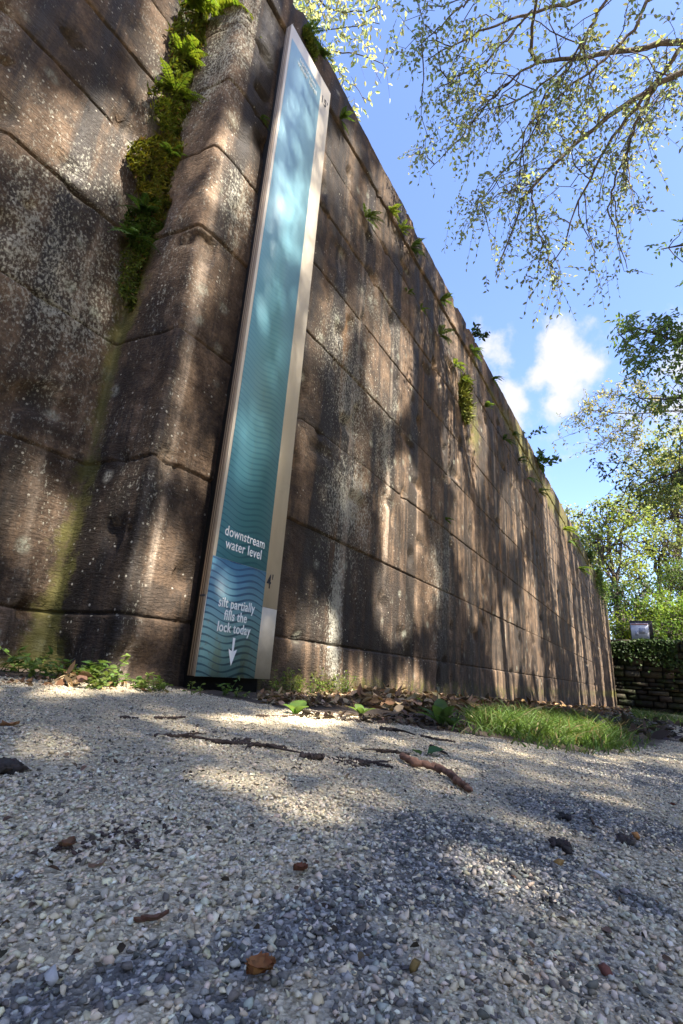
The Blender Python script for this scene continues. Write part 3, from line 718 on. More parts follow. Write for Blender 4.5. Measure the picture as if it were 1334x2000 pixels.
# --- sun flecks: spots of the place that the gaps in the canopy let the sun reach (x, y, rx, ry in the photo, strength)
FLECK = [(50, 245, 85, 60, .75), (188, 290, 62, 82, 1), (300, 110, 45, 50, .55), (60, 1010, 50, 75, .8), (132, 1110, 36, 90, .8), (100, 1215, 26, 40, .7),
         (215, 640, 40, 70, .5), (130, 560, 60, 50, .35), (20, 60, 50, 40, .3), (345, 60, 60, 60, .8),
         (440, 310, 42, 65, 1), (392, 520, 24, 90, .75), (470, 425, 30, 55, .6), (320, 800, 30, 75, .7), (316, 1130, 30, 75, 1), (360, 880, 50, 35, .6), (430, 150, 30, 45, .5), (500, 50, 32, 70, .7), (275, 1290, 50, 45, .35), (330, 960, 30, 30, .5),
         (560, 485, 26, 80, .72), (560, 300, 22, 45, .55), (590, 190, 20, 45, .4), (468, 960, 34, 62, .72), (535, 760, 24, 50, .5), (505, 640, 16, 40, .3), (598, 640, 8, 330, .6), (625, 330, 6, 110, .5),
         (662, 320, 26, 55, .8), (690, 410, 18, 50, .6), (752, 395, 26, 66, .8), (640, 640, 30, 62, .8), (718, 600, 28, 50, .7), (765, 725, 34, 85, 1), (693, 905, 30, 62, .6), (786, 1010, 26, 115, 1), (774, 1165, 26, 75, 1),
         (612, 1235, 28, 50, .9), (830, 1140, 14, 75, .8), (842, 640, 20, 60, .7), (872, 690, 13, 85, .9), (890, 860, 14, 95, .9), (930, 870, 13, 85, .9), (905, 1030, 12, 70, .8), (925, 1130, 12, 90, .7), (820, 480, 22, 45, .7), (860, 580, 16, 40, .7),
         (690, 1330, 34, 22, .9), (795, 1335, 16, 28, .9), (990, 1270, 17, 110, 1), (1035, 1220, 12, 120, .8), (960, 1200, 8, 90, .6), (610, 560, 14, 40, .3), (1000, 1000, 16, 70, .8),
         (600, 1405, 110, 15, 1), (330, 160, 40, 60, .8), (300, 400, 40, 60, .5), (310, 290, 40, 40, .4), (210, 1325, 50, 26, .8), (640, 1350, 60, 14, .8), (820, 1365, 60, 14, .6), (1000, 1420, 70, 22, .75), (1120, 1440, 60, 22, .8), (940, 1400, 30, 14, .5), (900, 740, 24, 50, .8), (780, 440, 30, 40, .8), (70, 1345, 115, 15, .9), (190, 1410, 90, 14, .5), (690, 1392, 50, 10, .7), (330, 1340, 60, 16, .5)]
# thin parts of the canopy: a weak, broken light over the pale middle of the path
FLECK += [(330, 1500, 420, 95, .46), (800, 1500, 420, 64, .46), (1150, 1510, 250, 42, .5), (250, 1600, 330, 95, .46), (620, 1590, 270, 84, .45), (180, 1740, 240, 100, .48), (1120, 1680, 190, 50, .46), (1150, 1880, 260, 90, .42), (700, 1930, 300, 70, .36), (330, 1430, 320, 40, .5)]
FK = np.array(FLECK)
def sunlit_spot(x, z):
    """x, z: where a sun ray meets the plane y = 0; how open the canopy is for it"""
    x, z = np.asarray(x, float), np.asarray(z, float)
    k = SUN/(-SUN[1]); H = np.stack([x, 0*x, z], -1)
    g0 = -.06-.022*x; g = (z < g0)                                     # the ray lands on the ground in front of the wall
    t = np.where(g, (g0-z)/(k[2]+.06), 0)[:, None]           # travel back towards the sun
    H = H+np.maximum(t, 0)*np.array([k[0], -1.0, k[2]])
    lf = (x < 1.1) & ~g; H[lf] = H[lf]-np.array([k[0], -1.0, k[2]])*.4
    p = topx(H); o = np.zeros(len(x))
    dep = np.maximum((H-CAM)@_f, .1); ok = dep > .11; mg = np.minimum(.085*FL/dep, 60); mv = np.where(g, mg*.10, mg)
    for cx, cy, rx, ry, a in FK:
        d = np.sqrt(((p[:, 0]-cx)/(rx+mg))**2+((p[:, 1]-cy)/(ry+mv))**2)
        o = np.maximum(o, a*(1-sstep(.85, 1.12, d)))
    o = np.where(ok, o, 0)
    far = sstep(5.0, 7.0, x)*(z > -.9)
    st = sstep(.47, .54, vn(x*3.0, z*.40, 0, 201)*.6+vn(x*.9+3, z*.3, 0, 203)*.4)
    return np.maximum(o, far*st)

def shade_trees():
    """the row of trees along the far side of the path whose crowns shade the wall"""
    rng = np.random.default_rng(21)
    n1, n2 = 135000, 26000
    n = n1+n2; kk = np.arange(n); q1, q2 = (kk*.7548776662) % 1, (kk*.5698402910) % 1          # evenly spread leaves
    x = np.where(kk < n1, -3.5+11.5*q1, 8+20*q1); z = -4.6+10*q2
    op = np.clip(sunlit_spot(x, z)*1.12, 0, 1); keep = op < .9; x, z, op = x[keep], z[keep], op[keep]; n = len(x)
    t = np.where(x < 8, rng.uniform(10.5, 13.0, n), rng.uniform(11.0, 14.5, n)); P = np.stack([x, 0*x, z], 1)+SUN*t[:, None]
    L = np.where(x < 8, .10, .25)*rng.uniform(.7, 1.25, n)*np.sqrt(1-op)
    nn = unit(SUN+rng.normal(size=(n, 3))*.55); d = unit(np.cross(nn, rdir(n, rng)))
    cols = jitcol((.055, .085, .02), n, rng, .35)
    trunks = [(-2.4, -11.2), (4.0, -11.8), (11.0, -11.5), (18.5, -12.2), (25.0, -12.6)]
    which = np.argmin(np.abs(P[:, :1]-(np.array([q[0] for q in trunks])[None]-1.0)), 1)
    labs = ['broad leafy tree standing beside the path nearest the moss crevice end', 'broad leafy tree of the path row shading the blue board', 'broad leafy tree of the path row shading the middle of the lock wall',
            'broad leafy tree of the path row shading the far half of the lock wall', 'broad leafy tree of the path row nearest the rubble wall']
    for k, (tx, ty) in enumerate(trunks):
        m = which == k
        if m.sum() < 20: continue
        b = np.array([tx, ty, float(gz(tx, ty))-.1]); root = thing('shade_tree', labs[k], 'tree', b, 'trees along the path')
        g = Geo(); top = b+np.array([rng.normal(0, .3), 2.2, 9.2])
        paths = [(wiggle(b, top, 9, .06, rng), np.linspace(.34, .16, 9)*np.linspace(1.25, 1, 9))]
        Q = P[m]; idx = rng.choice(len(Q), 26, replace=False)
        for q in Q[idx]:
            s = paths[0][0][rng.integers(4, 9)]; paths.append((wiggle(s, q, 8, .14, rng, -.3), np.linspace(.05, .006, 8)))
        tubes(g, paths, 6, (.10, .08, .065)); settle(g.build('trunk', BARK, smooth=True), root)
        g = Geo(); leaves(g, Q, d[m], nn[m], L[m], L[m]*.72, cols[m], .1, 'diamond'); settle(g.build('crown', LEAF), root)
shade_trees()

def overhang_tree():
    """thin pale spring tree reaching over the path from the right"""
    rng = np.random.default_rng(33)
    b = np.array([6.2, -5.6, float(gz(6.2, -5.6))-.1])
    root = thing('overhanging_tree', 'tall tree with thin drooping limbs and small pale spring leaves at the upper right', 'tree', b)
    limbs = [ # (photo polyline, distance start, distance end, radius start, end)
        ([(1500, 60), (1334, 82), (1257, 92), (1167, 107), (1100, 116), (1047, 123), (1037, 95), (1039, 45), (1050, -20)], 7.4, 6.4, .042, .014),
        ([(1500, 60), (1334, 140), (1267, 175), (1192, 225), (1127, 275), (1082, 325), (1037, 365), (1012, 415), (992, 470), (968, 540)], 7.4, 6.0, .045, .006),
        ([(1400, 40), (1334, 90), (1282, 160), (1217, 240), (1187, 280), (1152, 350), (1117, 425), (1105, 470), (1075, 520)], 7.2, 6.2, .030, .006),
        ([(1282, 160), (1272, 185), (1242, 240), (1222, 300), (1202, 350), (1187, 415), (1212, 480), (1225, 525)], 6.9, 6.3, .022, .004),
        ([(1300, -60), (1200, -20), (1117, 5), (1017, 30), (967, 50), (917, 72), (867, 95), (830, 120)], 7.2, 6.3, .030, .005),
        ([(1340, -60), (1267, 0), (1232, 65), (1167, 125), (1117, 165), (1080, 200), (1037, 235), (1000, 290)], 7.3, 6.2, .024, .005),
        ([(1047, 123), (1007, 148), (972, 182), (930, 230), (890, 280), (840, 330)], 6.4, 6.0, .014, .004),
        ([(1117, 125), (1060, 190), (1040, 260), (1000, 320), (960, 360), (930, 420)], 6.6, 6.0, .014, .004),
        ([(1082, 325), (1020, 370), (970, 380), (930, 420)], 6.2, 5.9, .010, .003),
        ([(1037, 365), (1045, 420), (1060, 480), (1050, 530)], 6.1, 6.0, .010, .003),
        ([(1152, 350), (1130, 330), (1180, 300), (1230, 310)], 6.4, 6.5, .008, .003),
        ([(1200, -30), (1150, 60), (1120, 110), (1090, 140), (1040, 180), (990, 205), (930, 215)], 7.0, 6.4, .018, .004),
        ([(1040, 20), (980, 90), (940, 130), (890, 150), (840, 190)], 6.5, 6.2, .013, .004),
        ([(1000, -60), (930, -10), (880, 30), (830, 80), (800, 110)], 6.6, 6.3, .015, .004),
        ([(1400, 100), (1334, 140), (1310, 170), (1270, 210), (1250, 250)], 7.6, 7.4, .012, .004)]
    gt, gl, tw = Geo(), Geo(), Geo(); P3 = []; 
    trunk_top = at(1760, 40, 8.6)
    paths = [(wiggle(b, trunk_top, 10, .08, rng), np.linspace(.26, .10, 10))]
    for poly, d0, d1, r0, r1 in limbs:
        q = resample(poly, 26); ds = np.linspace(d0, d1, 26)+np.cumsum(rng.normal(0, .02, 26))
        P = np.array([at(x, y, d) for (x, y), d in zip(q, ds)]); P[1:-1] += rng.normal(0, .008, (24, 3))
        paths.append((P, np.linspace(r0, r1, 26)*.85)); P3.append((P, r0))
        if poly[0][0] >= 1280 and poly[0] != (1282, 160): paths.append((wiggle(trunk_top, P[0], 6, .03, rng), np.linspace(max(r0*1.5, .03), r0*.85, 6)))
    tubes(gt, paths, 6, (.085, .07, .06))
    # boughs, twigs and leaf sprays
    region = [(765, 60), (800, -60), (1500, -80), (1500, 160), (1334, 250), (1290, 300), (1255, 420), (1255, 560), (1205, 545), (1150, 575), (1095, 580), (1040, 560), (1010, 540), (965, 585), (935, 560), (905, 455), (920, 330), (912, 240), (870, 300), (800, 310), (815, 200)]
    br = []; SP, SD = [], []
    for P, r0 in P3:
        n = 6 if r0 < .012 else 11
        for i in rng.integers(3, 26, n):
            s = P[min(i, 25)]; T = unit(P[min(i+1, 25)]-P[max(i-1, 0)])
            d = unit(T*.75+rng.normal(size=3)*.55+np.array([-.10, 0, -.25])); ln = rng.uniform(.35, 1.0)
            e = s+d*ln; B = wiggle(s, e, 7, .022, rng, -.03); br.append((B, np.linspace(.0065, .002, 7)))
            for j in (2, 3, 4, 5, 6, 6):
                SP.append(B[j]); SD.append(unit(unit(B[j]-B[j-1])*.6+rng.normal(size=3)*.6+np.array([0, 0, -.25])))
        for i in range(6, 26, 2):
            SP.append(P[i]); SD.append(unit(rng.normal(size=3)+np.array([-.2, 0, -.2])))
    SP, SD = np.array(SP), np.array(SD); p = topx(SP)
    k = poly_in(p[:, 0], p[:, 1], region); SP, SD = SP[k], SD[k]
    tubes(gt, [q for q in br if poly_in(*topx(q[0][-1:]).T, region)[0]], 4, (.07, .055, .05))
    sprays(gl, tw, SP, SD, rng.uniform(.14, .34, len(SP)), 7, .046, .026, (.175, .20, .11), rng, .0022, .35, 'ovate')
    kk = rng.uniform(size=len(SP)) < .12
    sprays(gl, tw, SP[kk]+rng.normal(0, .1, (kk.sum(), 3)), SD[kk], .25, 8, .050, .028, (.24, .25, .09), rng, .002, .35, 'ovate')
    merge(gt, tw); settle(gt.build('trunk', BARK, smooth=True), root); settle(gl.build('leaves', LEAF), root)
overhang_tree()

def dark_tree():
    rng = np.random.default_rng(44)
    b = np.array([11.6, -5.4, float(gz(11.6, -5.4))-.1])
    root = thing('dark_leafed_tree', 'tree with dense dark green foliage at the right edge above the pale thicket', 'tree', b)
    gt, gl, tw = Geo(), Geo(), Geo()
    top = at(1620, 500, 11.5); paths = [(wiggle(b, top, 10, .06, rng), np.linspace(.24, .09, 10))]
    groups = [([(1196, 650), (1215, 628), (1225, 608), (1245, 612), (1258, 640), (1275, 612), (1300, 606), (1334, 616), (1420, 600), (1420, 720), (1334, 705), (1318, 712), (1295, 705), (1275, 700), (1270, 730), (1232, 728), (1222, 712), (1238, 690), (1212, 690), (1218, 670)], 250, .9, [(1500, 640), (1334, 668), (1290, 655), (1240, 640), (1212, 655)]),
              ([(1235, 770), (1262, 745), (1290, 738), (1310, 720), (1334, 712), (1420, 700), (1420, 850), (1334, 810), (1300, 820), (1255, 830), (1245, 810), (1262, 790)], 200, .9, [(1500, 740), (1380, 775), (1300, 780), (1250, 780)]),
              ([(1250, 862), (1290, 850), (1310, 800), (1420, 790), (1420, 990), (1334, 985), (1305, 965), (1268, 985), (1240, 955), (1225, 950), (1265, 930), (1290, 905), (1254, 870)], 240, .85, [(1500, 850), (1400, 900), (1334, 915), (1280, 940), (1240, 955)]),
              ([(1275, 470), (1300, 445), (1334, 430), (1420, 420), (1420, 560), (1340, 550), (1300, 520)], 26, .5, [(1500, 430), (1400, 470), (1334, 480), (1290, 485)])]
    for poly, n, a, limb in groups:
        q = resample(limb, 16); dd = np.linspace(11.2, 10.2, 16); P = np.array([at(x, y, d) for (x, y), d in zip(q, dd)])+rng.normal(0, .012, (16, 3))
        paths.append((P, np.linspace(.05, .008, 16))); paths.append((wiggle(paths[0][0][6], P[0], 6, .05, rng), np.linspace(.09, .05, 6)))
        s = sample_poly(poly, n, rng); d = rng.uniform(9.7, 11.3, n); S = np.array([at(x, y, k) for (x, y), k in zip(s, d)])
        hole = vn(S[:, 0]*1.9, S[:, 1]*1.9, S[:, 2]*1.9, 5) > .30; S = S[hole]
        for e in S[::3]:
            i = int(np.argmin(np.linalg.norm(P-e, axis=1))); paths.append((wiggle(P[i], e, 5, .02, rng), np.linspace(.009, .003, 5)))
        sprays(gl, tw, S, unit(rng.normal(size=(len(S), 3))+np.array([-.5, .2, -.4])), .26, 8, .10, .048, (.085, .125, .04), rng, .0025, .4, 'ovate')
    # thin outlying twigs with dark leaves
    for poly, d in (([(1334, 930), (1260, 925), (1210, 940), (1190, 965)], 10.4), ([(1260, 925), (1210, 900), (1170, 905)], 10.4), ([(1240, 935), (1205, 985), (1160, 985), (1140, 1003)], 10.4), ([(1210, 905), (1185, 930), (1160, 895)], 10.3)):
        P = np.array([at(x, y, d) for x, y in resample(poly, 12)])+rng.normal(0, .012, (12, 3)); paths.append((P, np.linspace(.010, .003, 12)))
        sprays(gl, tw, P[2:], unit(rng.normal(size=(10, 3))), .16, 5, .075, .045, (.05, .07, .03), rng, .002, .3, 'ovate')
    tubes(gt, paths, 6, (.05, .042, .036))
    # the rest of its crown, out to the right of the view
    n = 260; c = at(1700, 600, 12.0); S = c+rng.normal(size=(n, 3))*np.array([1.4, .9, 1.8])+np.array([0, -1.2, 0]); k = topx(S)[:, 0] > 1400; S = S[k]
    sprays(gl, None, S, rdir(len(S), rng), .4, 10, .12, .06, (.03, .05, .014), rng, .003, .3, 'diamond')
    merge(gt, tw); settle(gt.build('trunk', BARK, smooth=True), root); settle(gl.build('leaves', LEAF), root)
dark_tree()

def thin_tree():
    rng = np.random.default_rng(55)
    b = np.array([22.5, -5.2, float(gz(22.5, -5.2))-.1])
    root = thing('sparse_tree', 'sparse pale tree with fine bare looking branches in front of the cloud', 'tree', b)
    gt, gl, tw = Geo(), Geo(), Geo(); top = at(1480, 760, 21); D0 = 19.5
    paths = [(wiggle(b, top, 8, .06, rng), np.linspace(.2, .09, 8))]
    limbs = [[(1480, 760), (1334, 800), (1260, 808), (1200, 805), (1165, 825), (1125, 845)], [(1280, 806), (1240, 790), (1215, 770), (1180, 765), (1150, 775)], [(1240, 808), (1220, 835), (1190, 850), (1165, 880)], [(1300, 803), (1260, 760), (1235, 740)], [(1255, 808), (1240, 850), (1232, 890)], [(1200, 805), (1150, 800), (1115, 815)]]
    for l in limbs:
        P = np.array([at(x, y, D0) for x, y in resample(l, 18)])+rng.normal(0, .03, (18, 3)); paths.append((P, np.linspace(.040 if l[0][0] > 1400 else .024, .007, 18)))
        for i in range(4, 18):
            for r in range(2):
                e = P[i]+rng.normal(size=3)*np.array([.35, .35, .28])+np.array([0, 0, -.05]); paths.append((wiggle(P[i], e, 4, .03, rng), np.linspace(.009, .004, 4)))
                S = np.array([e, e*.6+P[i]*.4]); sprays(gl, tw, S, rdir(2, rng), .3, 5, .12, .065, (.24, .24, .12), rng, .004, .3, 'diamond')
    tubes(gt, paths, 5, (.12, .10, .085))
    merge(gt, tw); settle(gt.build('trunk', BARK, smooth=True), root); settle(gl.build('leaves', LEAF), root)
thin_tree()

def back_tree(label, base, crowns, col, leaf, dens, seed, group='trees beyond the rubble wall', name='broadleaf_tree', trunk_r=.22, lean=0):
    """crowns: list of (centre xyz, radii xyz)"""
    rng = np.random.default_rng(seed); root = thing(name, label, 'tree', base, group); base = np.array(base, float)
    gt, gl = Geo(), Geo(); cs = np.array([c for c, r in crowns], float); top = cs.mean(0)
    top[2] = max(top[2], base[2]+2); tr = wiggle(base, top, 10, .12, rng); paths = [(tr, np.linspace(trunk_r, trunk_r*.35, 10))]
    for c, r in crowns:
        c, r = np.array(c, float), np.array(r, float)
        n = int(dens*r[0]*r[1]*r[2]**.8)+12
        u = rdir(n, rng)*rng.uniform(.45, 1.05, (n, 1))**.6; S = c+u*r
        S = S[vn(S[:, 0]/r.mean()*2.6, S[:, 1]/r.mean()*2.6, S[:, 2]/r.mean()*2.6, seed) > .36]
        lb = wiggle(tr[rng.integers(3, 9)], c, 7, .15, rng); paths.append((lb, np.linspace(trunk_r*.45, trunk_r*.15, 7)))
        for e in S[:: max(1, len(S)//22)]: paths.append((wiggle(lb[rng.integers(3, 7)], e, 6, .10, rng), np.linspace(trunk_r*.16, .012, 6)))
        tone = (.7+.7*vn(S[:, 0]*.9, S[:, 1]*.9, S[:, 2]*.9, seed+3))
        k = 10
        Pp = np.repeat(S, k, 0)+rng.normal(size=(len(S)*k, 3))*leaf*1.5*np.array([1, 1, .6])
        cc = jitcol(col, len(Pp), rng, .3)*np.repeat(tone, k)[:, None]
        leaves(gl, Pp, rdir(len(Pp), rng)+np.array([0, 0, -.3]), rng.normal(size=(len(Pp), 3))+np.array([0, 0, .8]), leaf*rng.uniform(.7, 1.2, len(Pp)), leaf*.62, cc, .15, 'diamond')
    tubes(gt, paths, 6, (.075, .062, .05)); settle(gt.build('trunk', BARK, smooth=True), root); settle(gl.build('crown', LEAF), root)
def C(px, py, d, rx, ry=None, rz=None): return (at(px, py, d), (rx, ry or rx, rz or rx*.8))
def B(px, d):
    q = at(px, 1300, d); return (q[0], q[1], -.75)
PALE, LIME, MID, DEEP = (.18, .195, .075), (.15, .185, .045), (.06, .095, .022), (.03, .055, .015)
back_tree('pale yellow green tree whose crown rises just past the far end of the lock wall', B(1215, 36), [C(1185, 1010, 36, 1.6), C(1215, 1060, 36, 1.9), C(1165, 1060, 36, 1.2), C(1230, 1000, 36, 1.5), C(1200, 1120, 35.5, 1.7), C(1150, 1020, 37, .8)], LIME, .22, 26, 101)
back_tree('tall pale tree at the right edge with open airy crown below the dark foliage', B(1330, 44), [C(1290, 930, 44, 2.6), C(1325, 880, 44, 2.4), C(1250, 985, 44, 1.8), C(1350, 980, 44, 2.6), C(1310, 1010, 43, 1.9), C(1400, 900, 44, 2.6)], PALE, .26, 16, 102)
back_tree('mid green tree seen between the two pale crowns with dark limbs', B(1275, 40), [C(1262, 1060, 40, 1.3), C(1300, 1050, 40, 1.4), C(1245, 1110, 40, 1.3), C(1330, 1080, 40, 1.6), C(1310, 1130, 41, 1.0)], (.11, .14, .04), .22, 15, 103, trunk_r=.3)
back_tree('small hazy tree peeking over the lock wall coping near its far end', B(1130, 52), [C(1118, 1020, 52, 1.3), C(1105, 1000, 52, .9), C(1140, 1060, 52, 1.6), C(1160, 1100, 52, 1.6)], PALE, .3, 10, 104)
back_tree('dark bushy tree low beside the far end of the lock wall', B(1205, 31), [C(1205, 1165, 31, .9), C(1222, 1185, 31, .9), C(1250, 1160, 32, .9), C(1200, 1205, 30, .8)], DEEP, .17, 60, 105)
for i, (px, py, d, r, col, lab) in enumerate(((1222, 1222, 28.5, .8, (.13, .18, .02), 'bright lime bush between the lock wall and the small notice board'), (1296, 1190, 31, 1.35, (.10, .15, .02), 'large bright green bush behind the notice board'),
                                          (1340, 1200, 29, 1.3, (.10, .15, .022), 'bright green bush at the right edge above the rubble wall'), (1300, 1232, 27.8, .75, (.07, .12, .02), 'rounded mid green bush right of the small notice board'),
                                          (1250, 1205, 33, .9, MID, 'mid green bush just behind the small notice board'), (1400, 1190, 30, 1.6, (.08, .12, .02), 'broad green bush beyond the right edge above the rubble wall'), (1340, 1120, 36, 1.4, MID, 'leafy young tree top behind the bright right edge bush'))):
    back_tree(lab, B(px, d), [C(px, py, d, r, r, r*.75), C(px+18, py+12, d, r*.7), C(px-16, py+10, d-.3, r*.65), C(px, py+26, d-.2, r*.8)], col, .15, 75, 120+i, 'bushes above the rubble wall', 'bush', .06)
# far wood that closes the view, plus an unseen belt added behind the camera
def far_wood_and_added_belt():
    rng = np.random.default_rng(77); g = Geo(); n = 9000
    y = rng.uniform(-45, 60, n); hmax = 5+4.5*fbm(y*.12, y*0, 0, 9, 3)
    P = np.stack([rng.uniform(58, 66, n), y, rng.uniform(-1, 1, n)**1*.0+rng.uniform(0, 1, n)*hmax-1], 1)
    P = np.repeat(P, 5, 0)+rng.normal(size=(n*5, 3))*.5
    leaves(g, P, rdir(n*5, rng), rng.normal(size=(n*5, 3)), .5, .36, jitcol((.08, .11, .035), n*5, rng, .45), .15, 'diamond')
    n2 = 7000; x2 = rng.uniform(-42, 48, n2); h2 = 5.5+4*fbm(x2*.1, x2*0, 0, 19, 3)  # unseen trees added behind the camera to block low sky light on the wall
    Q = np.stack([x2, rng.uniform(-24, -18, n2), rng.uniform(0, 1, n2)*h2-.8], 1); n3 = 3000; y3 = rng.uniform(-22, .2, n3)
    Q = np.concatenate([Q, np.stack([rng.uniform(-30, -24, n3), y3, rng.uniform(0, 1, n3)*(6+4*fbm(y3*.1, y3*0, 0, 23, 3))-.8], 1)])
    Q = np.repeat(Q, 4, 0)+rng.normal(size=(len(Q)*4, 3))*.5
    leaves(g, Q, rdir(len(Q), rng), rng.normal(size=(len(Q), 3)), .62, .45, jitcol((.05, .075, .02), len(Q), rng, .45), .15, 'diamond')
    o = g.build('distant_wood_and_added_belt', LEAF); kind(o, 'stuff'); o['label'] = 'distant wood of mixed greens closing the view, with an added unseen belt behind the camera'
far_wood_and_added_belt()

def wall_top_tree():
    """tree on the bank behind the wall, seen above the sign"""
    rng = np.random.default_rng(66); b = np.array([4.9, 6.5, 4.3]); root = thing('bank_tree', 'tree on the bank behind the wall with pale leaves over the tall board', 'tree', b)
    gt, gl, tw = Geo(), Geo(), Geo(); top = b+np.array([-.2, -.6, 4.8]); paths = [(wiggle(b, top, 8, .06, rng), np.linspace(.16, .07, 8))]
    for l, r in (([(560, -120), (600, -40), (640, 20), (690, 20), (735, 15)], .02), ([(600, -40), (640, 60), (700, 52), (740, 45)], .012), ([(600, 60), (635, 100), (690, 106), (730, 118), (759, 138)], .014), ([(600, 80), (640, 122), (670, 150), (700, 178), (716, 200)], .008), ([(560, -100), (650, -60), (720, -20), (760, -40)], .015)):
        q = resample(l, 14); P = np.array([at(x, y, d) for (x, y), d in zip(q, np.linspace(10.6, 9.6, 14))])+rng.normal(0, .015, (14, 3)); paths.append((P, np.linspace(r, r*.25+.002, 14)))
        paths.append((wiggle(top, P[0], 6, .08, rng), np.linspace(.05, r, 6)))
        bare = l[-1] in ((759, 138), (716, 200))
        S = P[::1] if not bare else P[-6::4]
        S = np.repeat(S, 2 if bare else 3, 0); S = S+rng.normal(size=S.shape)*(.22 if not bare else .05)
        sprays(gl, tw, S, unit(rng.normal(size=S.shape)+np.array([0, 0, -.3])), .28, 7 if not bare else 3, .09, .042, (.30, .32, .18), rng, .003, .4, 'ovate')
        if bare:
            for i in range(4, 13, 2): paths.append((wiggle(P[i], P[i]+rng.normal(size=3)*.15, 4, .01, rng), np.linspace(.005, .002, 4)))
    # leaves hugging the wall's edge
    s = sample_poly([(575, -20), (600, 60), (640, 130), (690, 215), (705, 212), (660, 120), (620, 40), (610, -20)], 34, rng); S = np.array([at(x, y, 10.0+rng.normal()*.3) for x, y in s])
    sprays(gl, tw, S, unit(rng.normal(size=S.shape)+np.array([0, 0, -.5])), .22, 7, .09, .042, (.30, .32, .18), rng, .003, .4, 'ovate')
    n = 90; S = top+rng.normal(size=(n, 3))*np.array([1.6, 1.3, 1.1]); k = topx(S); k = (k[:, 1] < -60) | (k[:, 0] < 560); S = S[k]
    sprays(gl, None, S, rdir(len(S), rng), .4, 10, .11, .06, (.14, .17, .05), rng, .003, .3, 'diamond')
    tubes(gt, paths, 6, (.07, .06, .055)); merge(gt, tw); settle(gt.build('trunk', BARK, smooth=True), root); settle(gl.build('leaves', LEAF), root)
wall_top_tree()

# ------------------------------------------------------------------ plants on the wall
def fern(label, P, out, n, L, seed, col=(.075, .12, .02), group='ferns rooted in the wall', droop=.9, name='fern', wide=.22, spread=.9, up=.5):
    rng = np.random.default_rng(seed); P = np.array(P, float); root = thing(name, label, 'fern', P, group); out = unit(np.array(out, float))
    side = unit(np.cross(out, [0, 0, 1]))
    for f in range(n):
        a = rng.uniform(-1, 1)*spread*1.3; l = L*rng.uniform(.6, 1.15)
        d = unit(out*math.cos(a)*rng.uniform(.6, 1.1)+side*math.sin(a)+np.array([0, 0, up*rng.uniform(-.2, 1.3)])); m = 15
        t = np.linspace(0, 1, m)[:, None]; R = P+d*l*t-np.array([0, 0, 1.])*droop*l*t**2*rng.uniform(.5, 1.1)+rng.normal(size=3)*.006
        T = unit(np.gradient(R, axis=0)); S = unit(np.cross(T, unit(np.array([0, 0, 1.])+out*.4+rng.normal(size=3)*.2))); Nn = np.cross(S, T)
        g = Geo(); tubes(g, [(R, np.linspace(.0016, .0006, m)*(L/.2)**.5)], 4, np.array(col)*.8)
        w = wide*l*np.sin(np.clip(t[:, 0]*1.05+.06, 0, 1)*math.pi)**.7+.004
        for sgn in (-1, 1):
            leaves(g, R[1:], S[1:]*sgn+T[1:]*.45+rng.normal(size=(m-1, 3))*.08, Nn[1:], w[1:]*.62, l/m*1.25, jitcol(col, m-1, rng, .2), .12, 'ovate', .2)
        settle(g.build('frond', LEAF), root)
    return root
def tuft(label, P, out, n, L, seed, col=(.07, .11, .02), name='grass_tuft', cat='grass tuft', group='grass tufts along the wall', droop=.6, w=.05):
    rng = np.random.default_rng(seed); P = np.array(P, float); out = unit(np.array(out, float)); g = Geo()
    d = unit(out+rng.normal(size=(n, 3))*.55+np.array([0, 0, .2])); l = L*rng.uniform(.5, 1.2, n); S = unit(np.cross(d, rng.normal(size=(n, 3)))); c = jitcol(col, n, rng, .35)
    m = 5; t = np.linspace(0, 1, m)
    b0 = P+rng.normal(size=(n, 3))*L*.14
    C_ = b0[:, None]+d[:, None]*l[:, None, None]*t[None, :, None]-np.array([0, 0, 1.])*(droop*l)[:, None, None]*(t**2)[None, :, None]
    wd = (w*L*(1-t*.92))[None, :, None]*.5
    V = np.stack([C_-S[:, None]*wd, C_+S[:, None]*wd], 2).reshape(n, -1, 3)
    b = np.arange(n)[:, None]*(2*m); F = np.concatenate([b+np.array([[2*i, 2*i+1, 2*i+3, 2*i+2]]) for i in range(m-1)])
    g.add(V.reshape(-1, 3), [F], np.repeat(c, 2*m, 0)); o = g.build(name, GRASS); tag(o, label, cat, group); return o
OUT = (0, -1, .15)
